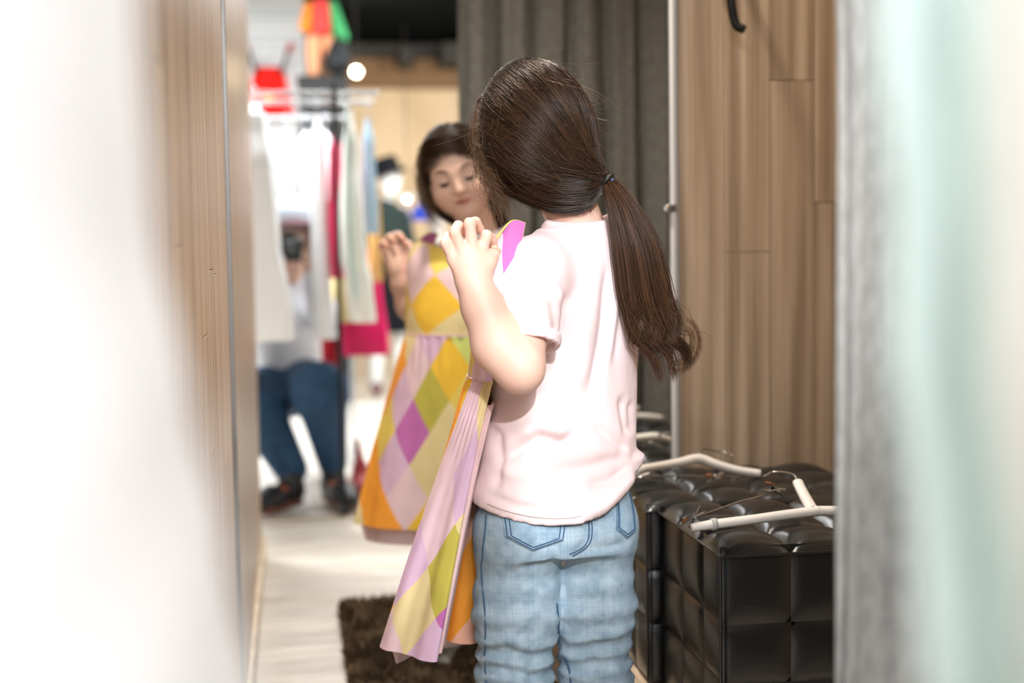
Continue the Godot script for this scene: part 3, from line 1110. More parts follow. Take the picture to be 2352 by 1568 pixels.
func sd_jeans(p: Vector3) -> float:
	var d := loft(p, [[0.42, 0.372, 0.542, 0.112, 0.094, 0.30], [0.47, 0.373, 0.541, 0.119, 0.100, 0.30], [0.51, 0.373, 0.538, 0.121, 0.101, 0.30], [0.56, 0.374, 0.533, 0.112, 0.090, 0.33], [0.62, 0.376, 0.530, 0.104, 0.082, 0.36]])
	d = maxf(d, maxf(p.y - 0.615, 0.480 - p.y))
	var l := bones(p, [[Vector3(0.317, 0.505, 0.548), Vector3(0.3105, 0.39, 0.552), 0.067, 0.0585, 0.03], [Vector3(0.3105, 0.39, 0.552), Vector3(0.304, 0.28, 0.555), 0.0585, 0.0505, 0.03], [Vector3(0.304, 0.28, 0.555), Vector3(0.304, 0.085, 0.562), 0.0505, 0.040, 0.03], [Vector3(0.318, 0.512, 0.578), Vector3(0.320, 0.515, 0.582), 0.052, 0.052, 0.03]])
	var r := bones(p, [[Vector3(0.427, 0.505, 0.535), Vector3(0.4265, 0.385, 0.545), 0.065, 0.0565, 0.03], [Vector3(0.4265, 0.385, 0.545), Vector3(0.427, 0.275, 0.55), 0.0565, 0.0485, 0.03], [Vector3(0.427, 0.275, 0.55), Vector3(0.43, 0.085, 0.553), 0.0485, 0.039, 0.03], [Vector3(0.427, 0.515, 0.560), Vector3(0.428, 0.515, 0.564), 0.052, 0.052, 0.03]])
	l = maxf(l, 0.075 - p.y)
	r = maxf(r, 0.075 - p.y)
	return smin(smin(l, r, 0.002), d, 0.018)

func sd_shoe(p: Vector3, a: Vector3, turn: float) -> float:
	var q := (p - a).rotated(Vector3.UP, -turn)
	var d := bones(q, [[Vector3(0, 0.035, 0.03), Vector3(0, 0.033, -0.06), 0.030, 0.031, 0.02], [Vector3(0, 0.033, -0.06), Vector3(0, 0.026, -0.115), 0.031, 0.024, 0.02], [Vector3(0, 0.045, 0.02), Vector3(0, 0.075, 0.025), 0.032, 0.032, 0.02]])
	return maxf(d, -q.y)

func skin_mat() -> StandardMaterial3D:
	var m := mat("skin", Color(1, 1, 1), 0.48)
	m.vertex_color_use_as_albedo = true
	m.metallic_specular = 0.4
	m.subsurf_scatter_enabled = true
	m.subsurf_scatter_strength = 0.12
	return m

func near_segment(q: Vector2, a: Vector2, b: Vector2) -> float:
	var t := clampf((q - a).dot(b - a) / (b - a).length_squared(), 0.0, 1.0)
	return (q - a.lerp(b, t)).length()

func girl() -> void:
	head_axes()
	var t := thing("person", "girl in pale pink t-shirt and light jeans holding a dress up", "person", Vector3.ZERO)
	var V := PackedVector3Array()
	var I := PackedInt32Array()
	var C := PackedColorArray()
	var skin := Color(0.71, 0.470, 0.375)
	var add := func(net: Array, paint: Callable, soft: int) -> void:
		var v: PackedVector3Array = relax(net[0], net[1], soft)
		var o := V.size()
		V.append_array(v)
		for k in net[1]:
			I.append(k + o)
		for k in v:
			C.append(paint.call(k))
	var paint_plain := func(_p: Vector3) -> Color: return skin
	var paint_face := func(p: Vector3) -> Color:
		var q := hl(p)
		var c := skin
		if q.z > 0.03:
			var blush := exp(-pow(Vector2(absf(q.x) - 0.036, q.y + 0.034).length() / 0.016, 2.0))
			c = c.lerp(Color(0.72, 0.36, 0.27), 0.42 * blush)
			if q.z > 0.058:
				var lip := minf(near_segment(Vector2(absf(q.x), q.y), Vector2(0, -0.0475), Vector2(0.0135, -0.0505)) - 0.0028, near_segment(Vector2(absf(q.x), q.y), Vector2(0, -0.054), Vector2(0.010, -0.0525)) - 0.0034)
				c = c.lerp(Color(0.56, 0.17, 0.14), 0.85 * (1.0 - smoothstep(-0.001, 0.0018, lip)))
		return c
	var paint_hand := func(p: Vector3) -> Color:
		# pinker fingertips and knuckles
		var tip := 0.0
		for f in fingers_left():
			tip = maxf(tip, exp(-pow((p - f[3]).length() / 0.011, 2.0)))
			tip = maxf(tip, 0.35 * exp(-pow((p - f[0] - Vector3(0, 0, 0.008)).length() / 0.007, 2.0)))
		tip = maxf(tip, exp(-pow((p - Vector3(0.2705, 0.9165, 0.674)).length() / 0.009, 2.0)))
		return skin.lerp(Color(0.76, 0.38, 0.28), 0.55 * tip)
	add.call(nets(Vector3(0.255, 0.885, 0.37), Vector3(0.475, 1.20, 0.625), 0.0034, sd_head), paint_face, 1)
	var al := arm_left()
	var fl := fingers_left()
	var sd_arm := func(p: Vector3) -> float:
		var d := bones(p, al)
		# fingers join the palm, not each other
		if p.y > 0.87:
			for f in fl:
				var r: float = f[4]
				var e := bones(p, [[f[0], f[1], r * 1.10, r, 0.003], [f[1], f[2], r * 1.02, r * 0.95, 0.003], [f[2], f[3], r * 0.95, r * 0.82, 0.003]])
				d = smin(d, e, 0.0035)
			# crease where the wrist begins
		return d
	add.call(nets(Vector3(0.180, 0.715, 0.56), Vector3(0.385, 0.972, 0.765), 0.0023, sd_arm), paint_hand, 1)
	var ar := arm_right()
	add.call(nets(Vector3(0.375, 0.72, 0.29), Vector3(0.55, 0.955, 0.51), 0.0045, func(p: Vector3) -> float: return bones(p, ar)), paint_plain, 1)
	add.call(nets(Vector3(0.24, 0.02, 0.41), Vector3(0.54, 0.97, 0.66), 0.011, sd_body), paint_plain, 0)
	part("body", amesh(V, smooth(V, I), I, PackedVector2Array(), C), skin_mat(), t)
	face_details(t)
	girl_clothes(t)
	hair(t)

func face_details(t: Node3D) -> void:
	var dark := mat("lash", Color(0.06, 0.045, 0.04), 0.7)
	var brow := mat("brow", Color(0.30, 0.20, 0.14), 0.8)
	for s in [-1.0, 1.0]:
		var on := func(x: float, y: float) -> Vector3:
			# the face met from in front, in head axes
			var z := 0.12
			for k in 40:
				var d: float = sd_head(hw(Vector3(x * s, y, z)))
				if d < 0.0004:
					break
				z -= d * 0.8
			return hw(Vector3(x * s, y, z + 0.0006))
		var lid := []
		for k in 7:
			var a := k / 6.0
			lid.append(on.call(0.0165 + 0.022 * a, -0.0055 - 0.0035 * sin(PI * a)))
		part("eyelashes", tube(spline(lid, 18), [0.0012, 0.0036, 0.0044, 0.0038, 0.0016], 6), dark, t)
		var eye := []
		for k in 5:
			var a := k / 4.0
			eye.append(on.call(0.020 + 0.014 * a, -0.0090 - 0.0018 * sin(PI * a)))
		part("eye", tube(spline(eye, 10), [0.0008, 0.0030, 0.0008], 6), mat("iris", Color(0.13, 0.09, 0.07), 0.15), t)
		var b := []
		for k in 6:
			var a := k / 5.0
			b.append(on.call(0.013 + 0.030 * a, 0.0165 + 0.0055 * sin(PI * a * 0.85)))
		part("eyebrow", tube(spline(b, 16), [0.0014, 0.0028, 0.0028, 0.0021, 0.0008], 6), brow, t)
	var m := []
	for k in 7:
		var a := k / 3.0 - 1.0
		var z := 0.12
		for q in 40:
			var d := sd_head(hw(Vector3(a * 0.0145, -0.0508 - 0.001 * absf(a), z)))
			if d < 0.0004:
				break
			z -= d * 0.8
		m.append(hw(Vector3(a * 0.0145, -0.0508 - 0.001 * absf(a), z + 0.0001)))
	part("mouth_line", tube(spline(m, 16), [0.0003, 0.0010, 0.0010, 0.0003], 6), mat("mouthline", Color(0.42, 0.16, 0.14), 0.7), t)

func girl_clothes(t: Node3D) -> void:
	# t-shirt
	var net := nets(Vector3(0.215, 0.505, 0.355), Vector3(0.565, 0.985, 0.765), 0.0042, sd_shirt)
	var v: PackedVector3Array = relax(net[0], net[1], 2)
	var n := smooth(v, net[1])
	var ns := FastNoiseLite.new()
	ns.seed = 4
	ns.frequency = 14.0
	for k in v.size():
		var w := clampf(n[k].z * 2.0 + 0.4, 0.0, 1.0)
		if w > 0.0:
			var p := v[k]
			if p.distance_to(Vector3(0.3095, 0.786, 0.684)) < 0.065 and (p - Vector3(0.3095, 0.786, 0.684)).dot(Vector3(-0.12, -0.93, 0.35)) > -0.016:
				continue
			v[k] += n[k] * (w * 2.0 * fold_push(Vector2(p.x, p.y), shirt_folds) + 0.0011 * ns.get_noise_3d(p.x * 1.6, p.y * 0.8, p.z * 1.6))
	var knit := cloth("pinkjersey", Color(0.93, 0.85, 0.855), 0.2)
	knit.rim_enabled = true
	knit.rim = 0.25
	part("t_shirt", amesh(v, smooth(v, net[1]), net[1]), knit, t)
	# ribbed collar band
	var ring := []
	for k in 28:
		var a := TAU * k / 28.0
		var x := cos(a) * 0.0565
		var z := sin(a) * 0.0530
		ring.append(Vector3(0.4165 + x * 0.93 + z * 0.25, 0.9565 + 0.006 * cos(a) - 0.009 * maxf(sin(a), 0.0) - 0.014 * maxf(-sin(a), 0.0), 0.533 - x * 0.36 + z * 0.93))
	var rp := spline(ring, 84, true)
	rp.append(rp[0])
	part("collar", tube(rp, [0.0058], 8, 1.7, false), knit, t)
	part("collar_stitch", tube(offset_loop(rp, Vector3(0, -0.0085, 0), 1.10), [0.0007], 5, 1.0, false), mat("pinkstitch", Color(0.90, 0.81, 0.80), 0.9), t)
	# hem and sleeve stitching
	var st := []
	for k in 26:
		var x := lerpf(0.262, 0.475, k / 25.0)
		st.append(hit(sd_shirt_full, x, hem_y(x) + 0.013) + Vector3(0, 0, 0.0012))
	part("hem_stitch", tube(spline(st, 60), [0.0006], 5), mats["pinkstitch"], t)
	# jeans
	var jn := nets(Vector3(0.225, 0.06, 0.40), Vector3(0.52, 0.63, 0.675), 0.0050, sd_jeans)
	var jv: PackedVector3Array = relax(jn[0], jn[1], 2)
	var nn := smooth(jv, jn[1])
	var nz := FastNoiseLite.new()
	nz.seed = 17
	nz.frequency = 7.0
	for k in jv.size():
		var p := jv[k]
		var leg := 0.312 if p.x < 0.368 else 0.425
		var ang := atan2(p.z - 0.55, p.x - leg)
		var side := 1.0 if p.x < 0.368 else -1.0
		var low := 1.0 - smoothstep(0.36, 0.48, p.y)
		var dens := 1.0 - smoothstep(0.28, 0.40, p.y)
		var ph := p.y * 195.0 + 1.1 * sin(ang * 1.5 + side) + 5.0 * nz.get_noise_3d(p.x * 0.9, p.y * 0.8, p.z * 0.9)
		var bands := pow(0.5 + 0.5 * sin(ph), 1.6) - 0.4
		var patch := clampf(0.55 + 1.3 * nz.get_noise_3d(p.x * 0.8 + 9.0, p.y * 1.1, p.z * 0.8), 0.1, 1.2)
		var amp := (0.0014 + 0.0052 * low + 0.0026 * dens) * patch
		if p.y > 0.47:
			amp *= 0.35
		jv[k] += nn[k] * amp * bands
		# the fold under the seat and at the inside of the thigh
		jv[k] += nn[k] * (fold_push(Vector2(p.x, p.y), [[[Vector2(0.30, 0.468), Vector2(0.335, 0.474), Vector2(0.366, 0.488)], -0.005, 0.006], [[Vector2(0.366, 0.486), Vector2(0.40, 0.494), Vector2(0.44, 0.492), Vector2(0.475, 0.497)], -0.005, 0.006], [[Vector2(0.405, 0.55), Vector2(0.398, 0.504), Vector2(0.366, 0.488)], -0.003, 0.006]]) if nn[k].z > 0.0 else 0.0)
	var den := mat("denim", Color(0.76, 0.845, 0.895), 0.85)
	den.albedo_texture = noise_tex("denimwash", 0.02, ramp2(Color(0.80, 0.84, 0.87), Color(1, 1, 1), 0.3, 0.7), 5)
	den.uv1_triplanar = true
	den.uv1_scale = Vector3(5.5, 5.5, 5.5)
	den.detail_enabled = true
	den.detail_albedo = denim_weave()
	den.detail_blend_mode = BaseMaterial3D.BLEND_MODE_MUL
	den.detail_uv_layer = BaseMaterial3D.DETAIL_UV_2
	den.uv2_triplanar = true
	den.uv2_scale = Vector3(9, 9, 9)
	part("jeans", amesh(jv, smooth(jv, jn[1]), jn[1]), den, t)
	var pocket_mat := den.duplicate()
	pocket_mat.albedo_color = Color(0.70, 0.80, 0.87)
	var thread := mat("thread", Color(0.22, 0.34, 0.46), 0.9)
	var pale := mat("paleseam", Color(0.80, 0.86, 0.90), 0.9)
	pocket(t, [Vector2(0.281, 0.548), Vector2(0.283, 0.517), Vector2(0.320, 0.497), Vector2(0.365, 0.511), Vector2(0.373, 0.545)], pocket_mat, thread)
	pocket(t, [Vector2(0.452, 0.568), Vector2(0.446, 0.517), Vector2(0.464, 0.502), Vector2(0.479, 0.508), Vector2(0.482, 0.565)], pocket_mat, thread)
	for q in [[[Vector2(0.404, 0.555), Vector2(0.399, 0.506), Vector2(0.372, 0.490)], thread, 0.0008], [[Vector2(0.408, 0.555), Vector2(0.404, 0.506), Vector2(0.376, 0.487)], thread, 0.0008], [[Vector2(0.262, 0.541), Vector2(0.256, 0.491), Vector2(0.256, 0.440), Vector2(0.258, 0.389), Vector2(0.258, 0.338), Vector2(0.258, 0.295)], thread, 0.0011], [[Vector2(0.3625, 0.408), Vector2(0.3665, 0.370), Vector2(0.373, 0.331), Vector2(0.381, 0.311), Vector2(0.383, 0.286)], thread, 0.0013]]:
		var pts := []
		for p in q[0]:
			pts.append(p)
		part("seam", seam(pts, q[2]), q[1], t)
	for s in [[Vector3(0.303, 0.018, 0.56), 0.25], [Vector3(0.43, 0.018, 0.55), 0.1]]:
		var sn := nets(s[0] + Vector3(-0.09, -0.005, -0.17), s[0] + Vector3(0.09, 0.12, 0.09), 0.006, func(p: Vector3) -> float: return sd_shoe(p, s[0], s[1]))
		var sv: PackedVector3Array = relax(sn[0], sn[1], 1)
		var shoe := part("sneaker", amesh(sv, smooth(sv, sn[1]), sn[1]), mat("sneakerwhite", Color(0.86, 0.85, 0.83), 0.6), t)
		var sole := part("sole", rbox(Vector3(0.066, 0.016, 0.165), 0.007), mat("sole", Color(0.93, 0.92, 0.90), 0.6), shoe)
		sole.position = s[0] + Vector3(0, 0.002, -0.045)
		sole.rotation.y = s[1]

func offset_loop(p: PackedVector3Array, d: Vector3, s: float) -> PackedVector3Array:
	var c := Vector3.ZERO
	for k in p:
		c += k
	c /= p.size()
	var out := PackedVector3Array()
	for k in p:
		var q := (k - c)
		out.append(c + Vector3(q.x * s, q.y, q.z * s) + d)
	return out

func denim_weave() -> ImageTexture:
	# fine vertical slubs and crosswise threads
	var im := Image.create(256, 256, false, Image.FORMAT_RGB8)
	var r := RandomNumberGenerator.new()
	r.seed = 3
	var colv := PackedFloat32Array()
	for x in 256:
		colv.append(r.randf_range(0.86, 1.0))
	for y in 256:
		var row := r.randf_range(0.93, 1.0)
		for x in 256:
			var k := colv[x] * row * r.randf_range(0.94, 1.0)
			im.set_pixel(x, y, Color(k * 0.97, k * 0.985, k))
	return ImageTexture.create_from_image(im)

func seam(pts: Array, r: float) -> ArrayMesh:
	var a := []
	for p in pts:
		a.append(Vector3(p.x, p.y, 0))
	var flat := spline(a, 40)
	var out := PackedVector3Array()
	for p in flat:
		out.append(hit(sd_jeans, p.x, p.y) + Vector3(0, 0, 0.0010))
	return tube(out, [r], 5)

func pocket(t: Node3D, poly: Array, m: Material, thread: Material) -> void:
	# a patch that follows the seat, standing a little proud, with a double row of stitches
	var rows := []
	var uvs := []
	var N := 12
	for r in N + 1:
		var row := PackedVector3Array()
		var uv := PackedVector2Array()
		var f := float(r) / N
		for c in N + 1:
			var g := float(c) / N
			var top: Vector2 = poly[0].lerp(poly[4], g)
			var bot: Vector2 = poly[1].lerp(poly[2], g * 2.0) if g < 0.5 else poly[2].lerp(poly[3], g * 2.0 - 1.0)
			var p := top.lerp(bot, f)
			row.append(hit(sd_jeans, p.x, p.y) + Vector3(-0.0002, 0, 0.0028))
			uv.append(p * 6.0)
		rows.append(row)
		uvs.append(uv)
	var o := part("pocket", sheet(rows, uvs, 0.0026), m, t)
	for inset in [0.93, 0.80]:
		var c := Vector2.ZERO
		for p in poly:
			c += p / 5.0
		var path := PackedVector3Array()
		for k in 4:
			for j in 10:
				var p: Vector2 = poly[k].lerp(poly[k + 1], j / 10.0)
				p = c + (p - c) * Vector2(inset, inset if p.y < c.y else 1.0)
				path.append(hit(sd_jeans, p.x, p.y) + Vector3(0, 0, 0.0031))
		part("stitching", tube(path, [0.0009], 5), thread, o)

# ---------------------------------------------------------------- hair
var SV := PackedVector3Array()
var SN := PackedVector3Array()
var SC := PackedColorArray()
var SI := PackedInt32Array()

func strand(p: PackedVector3Array, r: float, c: Color) -> void:
	var n := p.size()
	var base := SV.size()
	var up := Vector3(0.3, 0.2, 0.93)
	for k in n:
		var t := (p[mini(k + 1, n - 1)] - p[maxi(k - 1, 0)]).normalized()
		var s := t.cross(up).normalized()
		var b := s.cross(t)
		var w := r * (1.0 if k < n - 2 else (0.7 if k == n - 2 else 0.15))
		for q in 3:
			var a := TAU * q / 3.0
			var d := s * cos(a) + b * sin(a)
			SV.append(p[k] + d * w)
			SN.append(d)
			SC.append(c)
	for k in n - 1:
		for q in 3:
			var a := base + k * 3 + q
			var b := base + k * 3 + (q + 1) % 3
			SI.append_array([a, b, a + 3, b, b + 3, a + 3])

func shade() -> Color:
	var k := rng.randf()
	return Color(0.015, 0.0085, 0.0055).lerp(Color(0.085, 0.041, 0.020), k * k)

func on_hair(d: Vector3, lift: float) -> Vector3:
	# direction in head axes -> point on the hair's outer volume
	var r := Vector3(0.0825, 0.1090, 0.0955)
	var q := Vector3(d.x / r.x, d.y / r.y, d.z / r.z)
	return Vector3(0, 0.002, -0.011) + d / q.length() * (1.0 + lift)

func is_hair(q: Vector3) -> bool:
	if q.z > 0.0 and pow(q.x / 0.0600, 2.0) + pow((q.y + 0.032) / 0.077, 2.0) < 1.0:
		return false
	if q.z > 0.030 and q.y < -0.005:
		return false
	return q.y > (-0.108 if q.z < -0.005 else -0.080)

func hair(t: Node3D) -> void:
	var hm := mat("hair", Color(1, 1, 1), 0.35)
	hm.vertex_color_use_as_albedo = true
	hm.metallic_specular = 0.5
	hm.backlight_enabled = true
	hm.backlight = Color(0.22, 0.15, 0.09)
	var tl := hl(TIE)
	var td := (tl - Vector3(0, 0.002, -0.011)).normalized()
	# cap close to the scalp so that no skin shows between strands
	var V := PackedVector3Array()
	var I := PackedInt32Array()
	var NU := 72
	var NVV := 48
	var ok := []
	for a in NVV + 1:
		for b in NU + 1:
			var th := PI * a / NVV
			var ph := TAU * b / NU
			var d := Vector3(sin(th) * cos(ph), cos(th), sin(th) * sin(ph))
			var q := on_hair(d, -0.075)
			ok.append(is_hair(q))
			V.append(hw(q))
	for a in NVV:
		for b in NU:
			var k := a * (NU + 1) + b
			if ok[k] and ok[k + 1] and ok[k + NU + 1] and ok[k + NU + 2]:
				I.append_array([k, k + 1, k + NU + 1, k + 1, k + NU + 2, k + NU + 1])
	var N := PackedVector3Array()
	for p in V:
		N.append((p - hw(Vector3(0, 0.002, -0.011))).normalized())
	var cm := mat("haircap", Color(0.16, 0.115, 0.09), 0.6)
	var h := part("hair", amesh(V, N, I), cm, t)
	# strands drawn back to the tie
	var made := 0
	var guard := 0
	var cn := FastNoiseLite.new()
	cn.seed = 8
	cn.frequency = 3.2
	while made < 7600 and guard < 60000:
		guard += 1
		var d := Vector3(rng.randfn(), rng.randfn(), rng.randfn()).normalized()
		var q := on_hair(d, 0.0)
		if not is_hair(q):
			continue
		if d.dot(td) > 0.93:
			continue
		made += 1
		var lift := rng.randf_range(-0.035, 0.018) + 0.022 * cn.get_noise_3d(d.x * 2.0, d.y * 2.0, d.z * 2.0)
		var ang := acos(clampf(d.dot(td), -1.0, 1.0))
		var path := PackedVector3Array()
		var sag := 0.34 * sin(minf(ang, 2.2)) * (1.0 if d.y < 0.75 else 0.55) * (1.0 - smoothstep(0.1, 0.55, d.z))
		# hair is parted: near the top front it first falls to its own side
		var side := -1.0 if d.x < 0.12 else 1.0
		var via := d.slerp(td, 0.5).slerp(Vector3(d.x * 0.9 + side * 0.28, d.y * 0.45, -0.62).normalized(), smoothstep(-0.55, 0.25, d.z))
		var steps := 15
		var end := tl + Vector3(rng.randfn(), rng.randfn(), rng.randfn()) * 0.0042
		var wave := rng.randf_range(-1, 1)
		for k in steps:
			var f := float(k) / (steps - 1)
			var e := f * f * (3.0 - 2.0 * f) * 0.55 + f * 0.45
			var dd := d.slerp(via, e).slerp(via.slerp(td, e), e)
			dd = (dd + Vector3(side * 0.22 * maxf(d.y, 0.0) * maxf(d.z, 0.0), -sag, 0) * sin(PI * e)).normalized()
			var l := lerpf(0.0 if k > 0 else -0.06, lift, minf(1.0, f * 5.0)) + 0.006 * wave * sin(f * 7.0)
			var s := on_hair(dd, l)
			s = s.lerp(end, smoothstep(0.62, 1.0, f))
			path.append(hw(s))
		strand(path, rng.randf_range(0.00024, 0.00042), shade())
	# short and stray hairs standing off the head
	for k in 300:
		var d := Vector3(rng.randfn(), rng.randfn(), rng.randfn()).normalized()
		var q := on_hair(d, 0.0)
		if not is_hair(q) or d.dot(td) > 0.9:
			continue
		var path := PackedVector3Array()
		var tang := (td - d * d.dot(td)).normalized()
		var len := rng.randf_range(0.015, 0.055)
		var out := rng.randf_range(0.05, 0.55)
		var bend := Vector3(rng.randfn(), rng.randfn(), rng.randfn()) * 0.6
		for j in 8:
			var f := j / 7.0
			path.append(hw(q + (tang + bend * f) * len * f + d * (len * out * f * (1.3 - 0.7 * f))))
		strand(path, 0.00013, Color(0.16, 0.085, 0.045))
	# wisps falling at the left cheek and over the nape
	for k in 240:
		var a := hw(Vector3(-0.066 + rng.randfn() * 0.006, rng.randf_range(-0.05, 0.03), 0.028 + rng.randfn() * 0.011))
		var drop := rng.randf_range(0.03, 0.095)
		var c := Vector3(rng.randfn() * 0.010 + 0.012, 0, rng.randfn() * 0.014 + 0.012)
		var tw := rng.randf() * TAU
		var path := PackedVector3Array()
		for j in 9:
			var f := j / 8.0
			path.append(a + Vector3(0, -drop * f, 0) + c * f * f + Vector3(cos(tw + f * 5.0), 0, sin(tw + f * 5.0)) * 0.006 * f)
		strand(path, 0.00019, Color(0.15, 0.08, 0.042))
	for k in 12:
		var a := Vector3(rng.randf_range(0.385, 0.435), rng.randf_range(0.975, 0.990), rng.randf_range(0.565, 0.578))
		var path := PackedVector3Array()
		var c := Vector3(rng.randfn() * 0.012, -rng.randf_range(0.01, 0.035), 0.003)
		for j in 6:
			var f := j / 5.0
			path.append(a + c * f + Vector3(0.004 * sin(f * 3.0 + k), 0, 0.002 * f))
		strand(path, 0.00011, Color(0.12, 0.06, 0.034))
	# loose hair at the left temple, lit look put into its lighter browns
	for k in 420:
		var y0 := rng.randf_range(-0.03, 0.085)
		var rr := sqrt(maxf(0.0, 1.0 - pow((y0 - 0.002) / 0.109, 2.0)))
		var a := Vector3(-0.074 * rr + rng.randfn() * 0.004, y0, 0.036 * rr + rng.randfn() * 0.012)
		var dn := rng.randf_range(0.03, 0.085)
		var o := rng.randf_range(0.0, 0.012) + (0.012 if rng.randf() < 0.1 else 0.0)
		var bk := rng.randf_range(-0.05, 0.004)
		var path := PackedVector3Array()
		for j in 9:
			var f := j / 8.0
			path.append(hw(a + Vector3(-o * sin(PI * f * 0.9) - 0.007 * sin(PI * f), -dn * f, bk * f * f)))
		strand(path, rng.randf_range(0.00013, 0.00022), Color(0.16, 0.085, 0.045).lerp(Color(0.05, 0.027, 0.016), rng.randf()))
	# swept across the forehead from the parting; colour lightened to look lit
	for k in 700:
		var h2 := rng.randf()
		var j := Vector3(rng.randfn(), rng.randfn(), rng.randfn()) * 0.0013
		var pts := []
		for c in [Vector3(-0.054, 0.054, 0.034), Vector3(-0.022, 0.072, 0.062), Vector3(0.012, 0.066, 0.068), Vector3(0.046, 0.042, 0.058), Vector3(0.068, 0.008, 0.034), Vector3(0.074, -0.030, 0.004)]:
			var up: Vector3 = (c - Vector3(0, -0.01, -0.01)).normalized()
			pts.append(hw(c - Vector3(0, 0.014, 0) + Vector3(0, 0.030, -0.016) * h2 + up * (0.006 + 0.004 * h2) + j * 1.5))
		strand(spline(pts, 16), rng.randf_range(0.0002, 0.00034), shade().lerp(Color(0.13, 0.066, 0.034), rng.randf() * 0.6))
	# hair under the nape, gathered up to the tie
	for k in 1500:
		var h1 := rng.randf()
		var j := Vector3(rng.randfn(), rng.randfn(), rng.randfn()) * 0.0016
		var q := [Vector3(0.296 + 0.012 * h1, 1.010 + 0.05 * h1, 0.485) + j, Vector3(0.322, 0.993 + 0.035 * h1, 0.540 + 0.008 * h1) + j * 1.5, Vector3(0.366, 0.974 + 0.035 * h1, 0.573 + 0.010 * h1) + j * 2.0, Vector3(0.408, 0.975 + 0.032 * h1, 0.583 + 0.010 * h1) + j * 2.0, Vector3(0.430, 0.993 + 0.018 * h1, 0.588 + 0.004 * h1) + j, TIE + j * 2.0]
		strand(spline(q, 20), rng.randf_range(0.00022, 0.00038), shade())
	ponytail()
	part("strands", amesh(SV, SN, SI, PackedVector2Array(), SC), hm, h).set_meta("kind", "stuff")
	# elastic round the ponytail
	var to := TorusMesh.new()
	to.inner_radius = 0.0065
	to.outer_radius = 0.0135
	var e := part("hair_tie", to, mat("elastic", Color(0.03, 0.03, 0.035), 0.5), t)
	e.position = TIE + Vector3(0.004, -0.004, 0.003)
	e.basis = Basis(Quaternion(Vector3.UP, Vector3(0.62, -0.72, 0.3).normalized()))
	var bead := SphereMesh.new()
	bead.radius = 0.0032
	bead.height = 0.0064
	part("tie_bead", bead, mat("beadblue", Color(0.25, 0.33, 0.42), 0.15), t).position = TIE + Vector3(0.009, -0.003, 0.011)

func ponytail() -> void:
	var spine := [TIE, Vector3(0.449, 1.003, 0.596), Vector3(0.464, 0.967, 0.608), Vector3(0.480, 0.915, 0.614), Vector3(0.490, 0.860, 0.614), Vector3(0.503, 0.812, 0.612), Vector3(0.516, 0.772, 0.608), Vector3(0.528, 0.742, 0.606)]
	var wide := [0.006, 0.012, 0.025, 0.037, 0.041, 0.039, 0.034, 0.028]
	var S := spline(spine, 40)
	var ends := []
	for c in 18:
		var a := rng.randf() * TAU
		var r := sqrt(rng.randf())
		# [offset, reach along the tail, curl size, curl turns, start of curl, phase]
		ends.append([Vector2(cos(a), sin(a)) * r, rng.randf_range(0.76, 1.0), rng.randf_range(0.006, 0.021), rng.randf_range(0.9, 1.6), rng.randf_range(0.45, 0.66), rng.randf() * TAU])
	ends[0] = [Vector2(-0.95, 0.2), 0.86, 0.010, 1.2, 0.6, 2.0]
	ends[1] = [Vector2(0.9, 0.1), 1.0, 0.022, 1.1, 0.72, 0.6]
	ends[2] = [Vector2(0.75, -0.3), 0.98, 0.026, 1.0, 0.75, 0.2]
	for k in 3000:
		var e: Array = ends[rng.randi() % ends.size()]
		var off: Vector2 = e[0] * 0.86 + Vector2(rng.randfn(), rng.randfn()) * 0.10
		var reach: float = e[1] * rng.randf_range(0.86, 1.02)
		var path := PackedVector3Array()
		var stray := rng.randf() < 0.06
		var jit := Vector3(rng.randfn(), rng.randfn(), rng.randfn()) * (0.012 if stray else 0.0022)
		for j in 20:
			var f := j / 19.0 * reach
			var g := minf(f, 1.0) * 39.0
			var i := mini(int(g), 38)
			var p := S[i].lerp(S[i + 1], g - i)
			var w := f * (wide.size() - 1)
			var wi := mini(int(w), wide.size() - 2)
			var r := lerpf(wide[wi], wide[wi + 1], w - wi)
			var t := (S[i + 1] - S[i]).normalized()
			var sx := Vector3(1, 0, -0.15).normalized()
			sx = (sx - t * sx.dot(t)).normalized()
			var sz := t.cross(sx)
			p += sx * off.x * r - sz * off.y * r * 0.62
			var cu: float = smoothstep(e[4], 1.0, f)
			var ph: float = e[5] + TAU * e[3] * cu
			p += (sx * cos(ph) + t * sin(ph) * 0.9) * e[2] * cu - (sx * cos(e[5]) + t * sin(e[5]) * 0.9) * e[2] * cu * 0.4
			p += jit * f * f + jit * 0.25 * sin(f * 9.0)
			path.append(p)
		strand(path, rng.randf_range(0.00022, 0.00040), shade().lerp(Color(0.115, 0.052, 0.025), rng.randf() * 0.8))
	# the airy loop at the right
	for k in 60:
		var path := PackedVector3Array()
		var r := rng.randf_range(0.015, 0.034)
		var a0 := rng.randf_range(0.8, 1.4)
		for j in 14:
			var f := j / 13.0
			var a := a0 - f * rng.randf_range(3.2, 3.4)
			path.append(Vector3(0.538, 0.784, 0.605) + Vector3(cos(a) * r + 0.006, sin(a) * r * 1.1 - 0.012 * f, 0.004 * sin(a * 2.0)))
		strand(path, 0.00018, Color(0.17, 0.085, 0.042))

